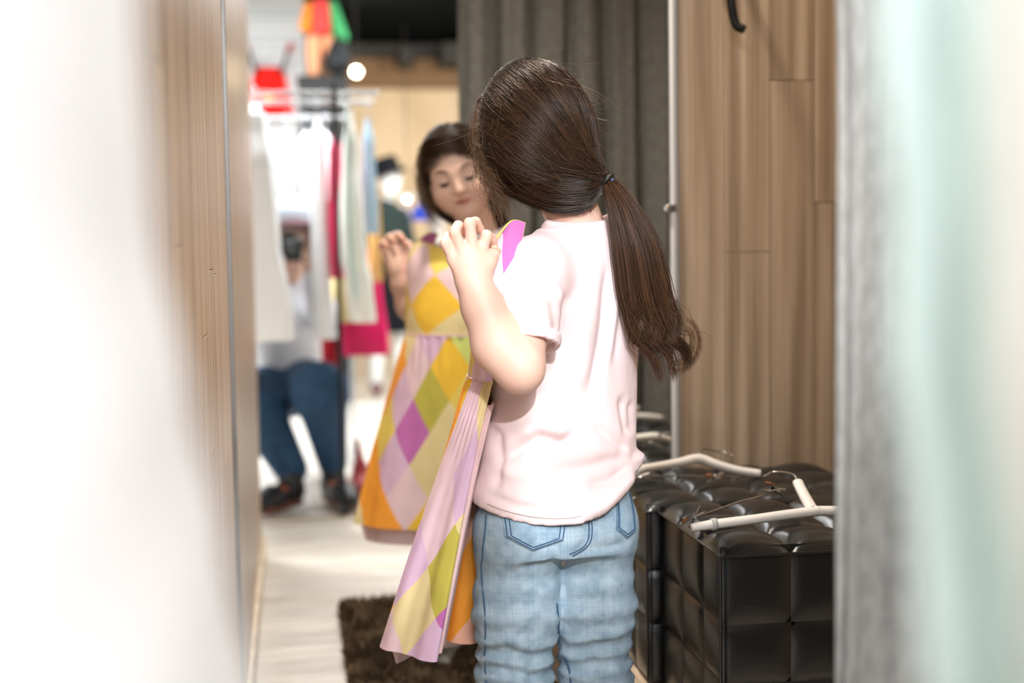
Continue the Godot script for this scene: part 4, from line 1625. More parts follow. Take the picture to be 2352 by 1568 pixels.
# ---------------------------------------------------------------- the dress she holds
func harlequin() -> ImageTexture:
	# printed cotton: soft diamonds in pinks, lilacs, yellows and orange
	var pal := [Color8(238, 208, 215), Color8(224, 190, 217), Color8(200, 116, 184), Color8(198, 188, 86), Color8(236, 218, 164), Color8(246, 200, 70), Color8(247, 164, 60), Color8(243, 188, 164), Color8(236, 206, 216), Color8(238, 210, 106), Color8(214, 222, 128)]
	var top := [3, 4, 0, 5, 4, 3, 1, 9, 10, 4]
	var low := [0, 5, 8, 4, 6, 1, 3, 7, 2, 4, 0, 6, 9, 1]
	var W := 1024
	var H := 512
	var im := Image.create(W, H, false, Image.FORMAT_RGB8)
	var n := FastNoiseLite.new()
	n.frequency = 0.02
	for y in H:
		for x in W:
			var u := 12.0 * x / W
			var v := 6.0 * y / H
			var a := int(floor(u + v))
			var b := int(floor(u - v))
			var row := a - b
			var h := posmod((a * 73 + b * 151 + a * b * 31 + 977) * 2654435, 10007)
			var c: Color = pal[top[h % top.size()]] if row < 4 else pal[low[h % low.size()]]
			var mid := (a + b + 1) * 0.5
			if row >= 4 and mid < 2.7:
				c = pal[[0, 4, 1, 2, 3, 8, 0, 4, 1, 5][h % 10]]
			elif row >= 4 and mid < 5.0:
				c = pal[[6, 7, 5, 6, 7, 3, 5][h % 7]]
			if row < 4 and a + b < 2:
				c = pal[2] if a == 0 and b == 0 else pal[[8, 0, 1][posmod(a + b, 3)]]
			var k := 1.0 + 0.03 * n.get_noise_2d(x, y)
			im.set_pixel(x, y, Color(c.r * k, c.g * k, c.b * k))
	return ImageTexture.create_from_image(im)

func held_dress() -> void:
	var t := thing("sleeveless_dress", "sleeveless girl's dress with pink, yellow and orange diamond print", "dress", Vector3.ZERO)
	var m := mat("diamondcotton", Color(1, 1, 1), 0.8)
	m.albedo_texture = harlequin()
	m.uv1_scale = Vector3(1.0 / 1.44, 1.0 / 0.90, 1)
	m.metallic_specular = 0.35
	m.backlight_enabled = true
	m.backlight = Color(0.42, 0.42, 0.42)
	m.normal_enabled = true
	m.normal_texture = noise_tex("crumple", 0.018, null, 4, true, 5.0)
	m.normal_scale = 0.22
	# bodice: the fold at its left edge, then across her chest
	var ctl := [
		[Vector3(.322, .955, .600), Vector3(.300, .957, .612), Vector3(.268, .927, .652), Vector3(.283, .937, .58), Vector3(.33, .918, .50), Vector3(.38, .905, .43), Vector3(.43, .925, .355), Vector3(.445, .90, .40)],
		[Vector3(.304, .90, .632), Vector3(.277, .905, .646), Vector3(.257, .895, .648), Vector3(.262, .89, .58), Vector3(.297, .88, .485), Vector3(.37, .875, .412), Vector3(.44, .88, .36), Vector3(.465, .88, .39)],
		[Vector3(.284, .845, .652), Vector3(.264, .845, .652), Vector3(.252, .84, .640), Vector3(.254, .83, .57), Vector3(.285, .83, .472), Vector3(.355, .83, .405), Vector3(.44, .83, .372), Vector3(.475, .83, .395)],
		[Vector3(.272, .79, .645), Vector3(.258, .79, .645), Vector3(.249, .785, .625), Vector3(.25, .78, .56), Vector3(.273, .78, .465), Vector3(.345, .78, .40), Vector3(.43, .78, .375), Vector3(.475, .78, .395)],
		[Vector3(.268, .735, .615), Vector3(.255, .735, .612), Vector3(.247, .735, .59), Vector3(.247, .735, .54), Vector3(.268, .735, .462), Vector3(.335, .735, .40), Vector3(.42, .735, .380), Vector3(.475, .735, .392)]]
	var cols := []
	for r in ctl:
		cols.append(spline(r, 60))
	var rows := []
	var uvs := []
	for k in 40:
		rows.append(PackedVector3Array())
		uvs.append(PackedVector2Array())
	for c in 60:
		var p := []
		for r in 5:
			p.append(cols[r][c])
		var q := spline(p, 40)
		for k in 40:
			var w := 0.0012 * sin(c * 0.9 + k * 0.23) * smoothstep(0.4, 1.0, k / 39.0)
			rows[k].append(q[k] + Vector3(w, 0, -w))
			uvs[k].append(Vector2(c / 59.0 * 0.47 + 0.02, k / 39.0 * 0.23))
	part("bodice", sheet(rows, uvs, 0.0016), m, t)
	# skirt: gathered at the waist, falling in deep folds
	var waist := [Vector2(.247, .59), Vector2(.256, .612), Vector2(.268, .615), Vector2(.272, .60), Vector2(.277, .56), Vector2(.284, .487), Vector2(.33, .433), Vector2(.40, .405), Vector2(.470, .402), Vector2(.478, .388), Vector2(.42, .372), Vector2(.335, .392), Vector2(.268, .455), Vector2(.246, .53)]
	var hem := [Vector2(.116, .478), Vector2(.143, .530), Vector2(.186, .574), Vector2(.197, .535), Vector2(.196, .462), Vector2(.245, .494), Vector2(.30, .470), Vector2(.38, .455), Vector2(.47, .44), Vector2(.487, .40), Vector2(.42, .345), Vector2(.33, .340), Vector2(.232, .372), Vector2(.152, .424)]
	part("skirt", skirt(waist, hem, 0.735, func(_s: float) -> float: return 0.328, 1.0, 0.44), m, t)
	var lin := mat("liningpink", Color8(238, 205, 205), 0.85)
	lin.backlight_enabled = true
	lin.backlight = Color(0.5, 0.5, 0.5)
	part("lining", skirt(waist, hem, 0.70, func(s: float) -> float: return 0.338 - 0.045 * smoothstep(0.58, 0.70, s) * (1.0 - smoothstep(0.97, 1.0, s)), 0.93, 0.4), lin, t)
	# waist piping
	var w3 := []
	for p in waist:
		w3.append(Vector3(p.x, 0.7355, p.y))
	var wp := spline(w3, 90, true)
	wp.append(wp[0])
	part("waist_seam", tube(wp, [0.0018], 6, 1.0, false), mat("waistseam", Color8(226, 186, 206), 0.85), t)
	# narrow bound edge along armhole and neck
	var edge := PackedVector3Array()
	for k in 40:
		edge.append(rows[39 - k][0])
	edge.append_array(rows[0])
	part("binding", tube(edge, [0.0014], 6), mat("binding", Color8(206, 196, 96), 0.85), t)

func skirt(waist: Array, hem: Array, top: float, low: Callable, shrink: float, long: float) -> ArrayMesh:
	var a := []
	var b := []
	for p in waist:
		a.append(Vector3(p.x, 0, p.y))
	for p in hem:
		b.append(Vector3(p.x, 0, p.y))
	var N := 260
	var A := spline(a, N, true)
	var B := spline(b, N, true)
	A.append(A[0])
	B.append(B[0])
	var arc := [0.0]
	for k in N:
		arc.append(arc[k] + B[k].distance_to(B[k + 1]))
	var total: float = arc[N]
	var rows := []
	var uvs := []
	var mid := Vector3(0.30, 0, 0.47)
	for r in 44:
		var t := r / 43.0
		var row := PackedVector3Array()
		var uv := PackedVector2Array()
		for k in N + 1:
			var s := float(k) / N
			var e := pow(t, 0.92)
			var p := A[k].lerp(B[k], e)
			var tan := (B[(k + 2) % N] - B[posmod(k - 2, N)]).lerp(A[(k + 2) % N] - A[posmod(k - 2, N)], 1.0 - e)
			var nrm := Vector3(-tan.z, 0, tan.x).normalized()
			var gather := 0.0020 * sin(TAU * s * 46.0) * (1.0 - smoothstep(0.0, 0.35, t))
			var fold := (0.0042 * sin(TAU * s * 9.0 + 0.6) + 0.0008 * sin(TAU * s * 27.0 + 2.0)) * smoothstep(0.05, 0.7, t)
			p += nrm * (gather + fold)
			if shrink != 1.0:
				p = mid + (p - mid) * shrink
			var y: float = lerpf(top, low.call(s), t)
			row.append(Vector3(p.x, y, p.z))
			uv.append(Vector2(arc[k] / total * 1.2 + 0.11, 0.23 + t * long))
		rows.append(row)
		uvs.append(uv)
	return sheet(rows, uvs, 0.0, true)

# ---------------------------------------------------------------- clothes on the rack around the camera
func drape(x: float, z: float, prof: Array, box: float, seedn: int, wav := 0.006) -> ArrayMesh:
	# hanging cloth seen edge-on: rows of [y, half thickness in x, half width in z, shift in x]
	var rows := []
	var uvs := []
	var n := FastNoiseLite.new()
	n.seed = seedn
	n.frequency = 3.0
	var N := 72
	var R := 36
	for r in R:
		var t := r / (R - 1.0) * (prof.size() - 1)
		var i := mini(int(t), prof.size() - 2)
		var f := t - i
		var y: float = lerpf(prof[i][0], prof[i + 1][0], f)
		var g := f * f * (3.0 - 2.0 * f)
		var hx: float = lerpf(prof[i][1], prof[i + 1][1], g)
		var hz: float = lerpf(prof[i][2], prof[i + 1][2], g)
		var sx: float = lerpf(prof[i][3], prof[i + 1][3], g)
		var row := PackedVector3Array()
		var uv := PackedVector2Array()
		for k in N + 1:
			var a := TAU * (k % N) / N
			var c := signf(cos(a)) * pow(absf(cos(a)), box)
			var s := signf(sin(a)) * pow(absf(sin(a)), box)
			var w := wav * (sin(a * 7.0 + seedn) * 0.6 + n.get_noise_3d(cos(a) * 2.0, y * 1.3, sin(a) * 2.0)) * smoothstep(0.0, 0.4, r / (R - 1.0))
			row.append(Vector3(x + sx + c * (hx + w), y, z + s * (hz + w)))
			uv.append(Vector2(float(k) / N, y))
		rows.append(row)
		uvs.append(uv)
	return sheet(rows, uvs, 0.0, true)

func garment(called: String, label: String, category: String, x: float, z: float, prof: Array, m: Material, seedn: int, rail_y: float, box := 0.55, wav := 0.006) -> Node3D:
	var t := thing(called, label, category, Vector3.ZERO, 0.0, "clothes on the rails")
	part("fabric", drape(x, z, prof, box, seedn, wav), m, t)
	if rail_y > 0.0:
		hanger(x, z, prof[1][0], prof[1][2] * 0.92, rail_y, "thin chrome hanger carrying the " + label)
	return t

func hanger(x: float, z: float, ys: float, half: float, rail_y: float, label: String) -> void:
	var words := label.split(" ")
	var t := thing("rail_hanger", " ".join(words.slice(0, mini(words.size(), 16))), "hanger", Vector3(x, ys, z), 0.0, "hangers on the rails")
	var steel := mat("chrome", Color(0.82, 0.83, 0.84), 0.15, 1.0)
	part("arms", tube(spline([Vector3(0, -0.01, -half), Vector3(0, 0.025, -half * 0.5), Vector3(0, 0.05, 0), Vector3(0, 0.025, half * 0.5), Vector3(0, -0.01, half)], 24), [0.003], 6), steel, t)
	var top := rail_y - ys
	part("hook", tube(spline([Vector3(0, 0.05, 0), Vector3(0, top - 0.04, 0), Vector3(0, top - 0.01, -0.018), Vector3(0, top + 0.016, 0.0), Vector3(0, top + 0.002, 0.018)], 24), [0.0024], 6), steel, t)

func rack_and_clothes() -> void:
	var steel: StandardMaterial3D = mats["chrome"]
	var dark := mat("rackblack", Color(0.06, 0.06, 0.065), 0.4, 0.5)
	var R := thing("clothes_rack", "double-rail clothes rack with chrome bars and black post", "rack", Vector3(0.15, 0, 2.46))
	for z in [-0.14, 0.16]:
		part("rail", tube(PackedVector3Array([Vector3(-0.8, 1.458, z), Vector3(-0.3, 1.458, z), Vector3(0.15, 1.458, z)]), [0.0075], 14), steel, R)
	part("post", tube(PackedVector3Array([Vector3(0, 0.03, -0.14), Vector3(0, 0.8, -0.14), Vector3(0, 1.49, -0.14)]), [0.0095], 12), dark, R)
	part("post", tube(PackedVector3Array([Vector3(-0.78, 0.03, -0.14), Vector3(-0.78, 0.8, -0.14), Vector3(-0.78, 1.49, -0.14)]), [0.0095], 12), dark, R)
	part("cross_bar", tube(PackedVector3Array([Vector3(0.0, 1.458, -0.14), Vector3(0.0, 1.458, 0.0), Vector3(0.0, 1.458, 0.16)]), [0.0085], 12), dark, R)
	for x in [0.0, -0.78]:
		part("foot", rbox(Vector3(0.03, 0.03, 0.42), 0.006), dark, R).position = Vector3(x, 0.015, 0.01)
	var white := cloth("whitecotton", Color(0.945, 0.945, 0.95), 0.6)
	var offwhite := cloth("greywhite", Color(0.84, 0.845, 0.85), 0.3)
	var cream := cloth("cream", Color(0.93, 0.925, 0.89), 0.6)
	var yellow := cloth("paleyellow", Color(0.86, 0.81, 0.58), 0.35)
	var pink := cloth("hotpink", Color(0.97, 0.27, 0.45), 0.3)
	var magenta := cloth("magenta", Color(0.83, 0.04, 0.36), 0.25)
	var mint := cloth("mint", Color(0.89, 0.96, 0.94), 0.4)
	var lilac := cloth("lilac", Color(0.88, 0.86, 0.95), 0.4)
	var blue := cloth("paleblue", Color(0.66, 0.76, 0.83), 0.3)
	var navy := cloth("navycloth", Color(0.10, 0.135, 0.17), 0.0)
	var wine := cloth("wine", Color(0.55, 0.10, 0.14), 0.1)
	var tan_ := cloth("tan", Color(0.82, 0.66, 0.40), 0.3)
	var y := 1.458
	# left of the lens
	garment("white_blouse", "long white blouse hanging close to the camera at left", "blouse", -0.118, 2.26, [[1.42, 0.012, 0.03, 0.0], [1.36, 0.035, 0.12, 0.0], [1.18, 0.062, 0.22, 0.0], [1.00, 0.072, 0.24, 0.0], [0.93, 0.074, 0.24, 0.001], [0.87, 0.077, 0.24, 0.008], [0.83, 0.080, 0.24, 0.014], [0.76, 0.085, 0.24, 0.021], [0.63, 0.088, 0.242, 0.026]], white, 3, y, 0.34, 0.003)
	garment("grey_tunic", "grey-white tunic hanging second from the left on the front rail", "tunic", -0.285, 2.33, [[1.42, 0.012, 0.03, 0.0], [1.36, 0.035, 0.12, 0.0], [1.1, 0.055, 0.19, 0.0], [0.8, 0.06, 0.2, 0.0], [0.60, 0.065, 0.2, 0.0]], offwhite, 5, y)
	garment("navy_trousers", "dark navy trousers hanging below the white blouse", "trousers", -0.19, 2.63, [[1.38, 0.02, 0.10, 0.0], [1.3, 0.03, 0.13, 0.0], [0.8, 0.032, 0.13, 0.0], [0.44, 0.030, 0.11, 0.0]], navy, 8, y)
	# right of the lens
	garment("cream_dress", "cream dress hanging on the front rail right of the post", "dress", 0.203, 2.375, [[1.40, 0.010, 0.03, 0.0], [1.27, 0.026, 0.10, 0.0], [1.05, 0.036, 0.18, 0.0], [0.98, 0.038, 0.185, 0.0], [0.90, 0.040, 0.185, 0.003], [0.80, 0.042, 0.185, 0.020], [0.675, 0.042, 0.188, 0.030]], cream, 12, y, 0.5, 0.004)
	garment("mint_scarf", "narrow pale mint scarf hanging in front of the cream dress", "scarf", 0.184, 2.153, [[1.40, 0.004, 0.010, 0.0], [1.30, 0.005, 0.012, 0.0], [1.0, 0.006, 0.014, 0.0], [0.9, 0.007, 0.014, 0.004], [0.80, 0.007, 0.014, 0.016], [0.76, 0.007, 0.014, 0.020]], mint, 14, -1.0)
	garment("blue_camisole", "light blue short top between cream dress and tan top", "camisole", 0.280, 2.66, [[1.40, 0.010, 0.03, 0.0], [1.30, 0.018, 0.07, 0.0], [1.1, 0.024, 0.10, 0.0], [0.98, 0.024, 0.10, 0.0]], blue, 17, y)
	garment("tan_vest", "tan vest hanging just right of the light blue top", "vest", 0.312, 2.90, [[1.2, 0.014, 0.05, 0.0], [1.15, 0.018, 0.08, 0.0], [0.8, 0.022, 0.10, 0.0]], tan_, 18, -1.0)
	garment("white_shirt", "white shirt hanging on the back rail beside the camera", "shirt", 0.096, 2.66, [[1.40, 0.010, 0.03, 0.0], [1.33, 0.024, 0.09, 0.0], [1.1, 0.030, 0.12, 0.0], [0.8, 0.034, 0.125, 0.0], [0.60, 0.042, 0.125, 0.008]], white, 19, y)
	garment("pink_dress", "hot pink sleeveless dress hanging behind the black post", "dress", 0.157, 2.60, [[1.34, 0.010, 0.03, 0.0], [1.27, 0.020, 0.06, 0.0], [1.14, 0.022, 0.08, 0.0], [1.05, 0.026, 0.08, -0.004], [0.82, 0.027, 0.08, 0.004]], pink, 23, -1.0)
	garment("yellow_skirt", "pale yellow skirt hanging under the pink dress", "skirt", 0.192, 3.05, [[0.95, 0.03, 0.08, 0.0], [0.9, 0.04, 0.11, 0.0], [0.64, 0.045, 0.12, 0.0]], yellow, 24, -1.0)
	garment("magenta_skirt", "magenta skirt hanging lowest below the yellow skirt", "skirt", 0.272, 3.15, [[0.92, 0.04, 0.08, 0.0], [0.8, 0.075, 0.10, 0.0], [0.50, 0.100, 0.12, 0.0]], magenta, 26, -1.0)
	garment("wine_trousers", "dark red trousers hanging near the jeans knee", "trousers", 0.135, 3.25, [[1.0, 0.02, 0.08, 0.0], [0.9, 0.028, 0.1, 0.0], [0.40, 0.026, 0.09, 0.0]], wine, 28, -1.0)
	# second rack with a row of white tops behind the photographer
	var B := thing("clothes_rack", "plain chrome rail with white tops behind the photographer", "rack", Vector3(-0.1, 0, 3.55))
	part("rail", tube(PackedVector3Array([Vector3(-0.7, 1.49, 0), Vector3(0, 1.49, 0), Vector3(0.36, 1.49, 0)]), [0.007], 12), steel, B)
	for x in [-0.68, 0.34]:
		part("post", tube(PackedVector3Array([Vector3(x, 0.02, 0), Vector3(x, 0.8, 0), Vector3(x, 1.49, 0)]), [0.010], 12), steel, B)
		part("foot", rbox(Vector3(0.03, 0.03, 0.4), 0.006), steel, B).position = Vector3(x, 0.015, 0)
	var words := ["first", "second", "third", "fourth", "fifth", "sixth", "seventh"]
	for k in 6:
		garment("white_tee", "white tee, %s from the left on the plain rail behind" % words[k], "t-shirt", -0.27 + k * 0.083, 3.55, [[1.43, 0.008, 0.03, 0.0], [1.39, 0.022, 0.10, 0.0], [1.2, 0.034, 0.17, 0.0], [0.75 - 0.03 * (k % 3), 0.038, 0.18, 0.0]], [white, offwhite][k % 2 if k > 3 else 0], 31 + k, 1.49)

# ---------------------------------------------------------------- the photographer, kneeling behind the lens
func photographer() -> void:
	var t := thing("person", "photographer crouching in blue jeans and white shirt, seen in the mirror", "person", Vector3.ZERO)
	var skin := mat("skin2", Color8(226, 184, 160), 0.5)
	var body := [
		[Vector3(0.0, 0.975, 2.83), Vector3(0.0, 0.94, 2.80), 0.095, 0.078, 0.03],
		[Vector3(0.0, 0.92, 2.84), Vector3(-0.04, 0.84, 2.90), 0.055, 0.055, 0.03],
		[Vector3(-0.05, 0.80, 2.92), Vector3(-0.05, 0.45, 2.95), 0.11, 0.12, 0.05],
		[Vector3(-0.10, 0.40, 2.93), Vector3(-0.135, 0.34, 2.52), 0.07, 0.05, 0.03],
		[Vector3(-0.135, 0.34, 2.52), Vector3(-0.03, 0.10, 2.56), 0.05, 0.035, 0.03],
		[Vector3(0.02, 0.40, 2.93), Vector3(0.075, 0.42, 2.50), 0.07, 0.05, 0.03],
		[Vector3(0.075, 0.42, 2.50), Vector3(0.125, 0.10, 2.60), 0.05, 0.035, 0.03],
		[Vector3(-0.17, 0.80, 2.90), Vector3(-0.19, 0.68, 2.74), 0.045, 0.04, 0.03],
		[Vector3(-0.19, 0.68, 2.74), Vector3(-0.06, 0.875, 2.645), 0.038, 0.026, 0.03],
		[Vector3(0.06, 0.80, 2.90), Vector3(0.10, 0.68, 2.78), 0.045, 0.04, 0.03],
		[Vector3(0.10, 0.68, 2.78), Vector3(0.058, 0.875, 2.665), 0.038, 0.026, 0.03]]
	for s in [[-1.0, -0.062], [1.0, 0.058]]:
		for k in 4:
			body.append([Vector3(s[1], 0.885, 2.655), Vector3(s[1] * 0.75 - s[0] * 0.012, 0.887 + k * 0.015, 2.612), 0.013, 0.0085, 0.005])
		body.append([Vector3(s[1], 0.88, 2.66), Vector3(s[1] * 0.72, 0.872, 2.64), 0.013, 0.009, 0.006])
	var add := func(called: String, list: Array, lo: Vector3, hi: Vector3, h: float, m: Material) -> void:
		var net := nets(lo, hi, h, func(p: Vector3) -> float: return bones(p, list))
		var v: PackedVector3Array = relax(net[0], net[1], 1)
		part(called, amesh(v, smooth(v, net[1]), net[1]), m, t)
	add.call("body", body, Vector3(-0.29, 0.02, 2.40), Vector3(0.22, 1.12, 3.12), 0.0105, skin)
	add.call("shirt", [[Vector3(-0.04, 0.84, 2.92), Vector3(-0.05, 0.66, 2.93), 0.10, 0.145, 0.05], [Vector3(-0.05, 0.66, 2.93), Vector3(-0.05, 0.42, 2.95), 0.145, 0.15, 0.04], [Vector3(-0.17, 0.80, 2.90), Vector3(-0.19, 0.68, 2.74), 0.062, 0.055, 0.03], [Vector3(-0.19, 0.68, 2.74), Vector3(-0.085, 0.84, 2.665), 0.055, 0.038, 0.03], [Vector3(0.06, 0.80, 2.90), Vector3(0.10, 0.68, 2.78), 0.062, 0.055, 0.03], [Vector3(0.10, 0.68, 2.78), Vector3(0.068, 0.84, 2.69), 0.055, 0.038, 0.03]], Vector3(-0.29, 0.25, 2.60), Vector3(0.20, 0.98, 3.14), 0.0105, cloth("photoshirt", Color(0.93, 0.93, 0.95), 0.2))
	var jeans := mat("bluejeans", Color(0.15, 0.29, 0.42), 0.85)
	jeans.albedo_texture = noise_tex("denimwash", 0.02, null, 5)
	jeans.uv1_triplanar = true
	jeans.uv1_scale = Vector3(3, 3, 3)
	add.call("jeans", [[Vector3(-0.10, 0.40, 2.93), Vector3(-0.135, 0.345, 2.50), 0.105, 0.090, 0.03], [Vector3(-0.135, 0.345, 2.50), Vector3(-0.03, 0.13, 2.56), 0.092, 0.062, 0.03], [Vector3(0.02, 0.40, 2.93), Vector3(0.080, 0.425, 2.43), 0.105, 0.102, 0.03], [Vector3(0.080, 0.425, 2.43), Vector3(0.122, 0.14, 2.60), 0.095, 0.055, 0.03], [Vector3(-0.04, 0.40, 2.95), Vector3(-0.04, 0.42, 3.0), 0.13, 0.13, 0.03]], Vector3(-0.27, 0.05, 2.30), Vector3(0.24, 0.58, 3.16), 0.0105, jeans)
	for s in [[Vector3(-0.055, 0.0, 2.50), 0.55], [Vector3(0.135, 0.0, 2.55), -0.25]]:
		var net := nets(s[0] + Vector3(-0.2, -0.01, -0.24), s[0] + Vector3(0.2, 0.17, 0.14), 0.0085, func(p: Vector3) -> float:
			var q: Vector3 = (p - s[0]).rotated(Vector3.UP, -s[1])
			var d := bones(q, [[Vector3(0, 0.05, 0.06), Vector3(0, 0.045, -0.09), 0.042, 0.042, 0.03], [Vector3(0, 0.045, -0.09), Vector3(0, 0.035, -0.165), 0.042, 0.032, 0.03], [Vector3(0, 0.06, 0.04), Vector3(0, 0.12, 0.05), 0.045, 0.045, 0.03]])
			return maxf(d, 0.018 - q.y))
		var v: PackedVector3Array = relax(net[0], net[1], 1)
		var sh := part("shoe", amesh(v, smooth(v, net[1]), net[1]), mat("shoeblack", Color(0.085, 0.085, 0.10), 0.45), t)
		var sole := part("sole", rbox(Vector3(0.092, 0.024, 0.245), 0.011), mat("solebrown", Color(0.45, 0.27, 0.19), 0.7), sh)
		sole.position = s[0] + Vector3(0, 0.013, 0) + Vector3(0, 0, -0.05).rotated(Vector3.UP, s[1])
		sole.rotation.y = s[1]
		var band := part("shoe_strap", rbox(Vector3(0.09, 0.02, 0.03), 0.008), mat("strapbrown", Color(0.58, 0.30, 0.20), 0.6), sh)
		band.position = s[0] + Vector3(0, 0.078, 0) + Vector3(0, 0, -0.05).rotated(Vector3.UP, s[1])
		band.rotation.y = s[1]
	# hair and grey cap with red brim
	add.call("hair", [[Vector3(0.0, 0.985, 2.85), Vector3(0.0, 0.95, 2.87), 0.103, 0.085, 0.02]], Vector3(-0.13, 0.84, 2.74), Vector3(0.13, 1.10, 2.98), 0.009, mat("hairbrown", Color(0.22, 0.16, 0.12), 0.6))
	add.call("cap", [[Vector3(0.0, 1.035, 2.825), Vector3(0.0, 1.04, 2.84), 0.088, 0.092, 0.02]], Vector3(-0.12, 1.0, 2.71), Vector3(0.12, 1.16, 2.96), 0.008, mat("capgrey", Color(0.72, 0.75, 0.78), 0.85))
	var br := part("cap_brim", lathe([[0.0, 0.012], [0.05, 0.009], [0.085, 0.0], [0.09, -0.003], [0.084, -0.004], [0.0, 0.006]], 28), mat("capred", Color(0.55, 0.12, 0.14), 0.8), t)
	br.position = Vector3(0.0, 1.012, 2.755)
	br.rotation.x = 0.15
	# the camera in the photographer's hands: a thing of its own
	var ax := Basis.from_euler(Vector3(deg_to_rad(-3.83), deg_to_rad(-8.83), 0))
	var c := thing("photo_camera", "black photo camera with round lens pointing at the mirror", "camera", Vector3(0, 0.92, 2.54))
	c.basis = ax
	var bk := mat("camerablack", Color(0.05, 0.05, 0.055), 0.45)
	var lens := part("lens", lathe([[0.024, 0.020], [0.030, 0.014], [0.0345, 0.014], [0.035, 0.02], [0.034, 0.05], [0.036, 0.055], [0.036, 0.09], [0.0, 0.09]], 40), bk, c)
	lens.rotation.x = PI / 2
	var gl := mat("lensglass", Color(0.05, 0.09, 0.09), 0.05)
	gl.metallic_specular = 0.9
	var fr := part("front_glass", lathe([[0.0, 0.020], [0.012, 0.021], [0.024, 0.025]], 32), gl, lens)
	fr.position.y = 0.0
	part("camera_body", rbox(Vector3(0.112, 0.078, 0.045), 0.010), bk, c).position = Vector3(0, -0.004, 0.112)
	part("grip", rbox(Vector3(0.026, 0.074, 0.065), 0.010), bk, c).position = Vector3(-0.052, -0.006, 0.104)
	part("viewfinder_hump", rbox(Vector3(0.048, 0.032, 0.055), 0.009), bk, c).position = Vector3(0, 0.047, 0.112)
	part("shutter_dial", lathe([[0.0, 0.010], [0.009, 0.010], [0.010, 0.0]], 20), mats["chrome"], c).position = Vector3(0.038, 0.035, 0.112)

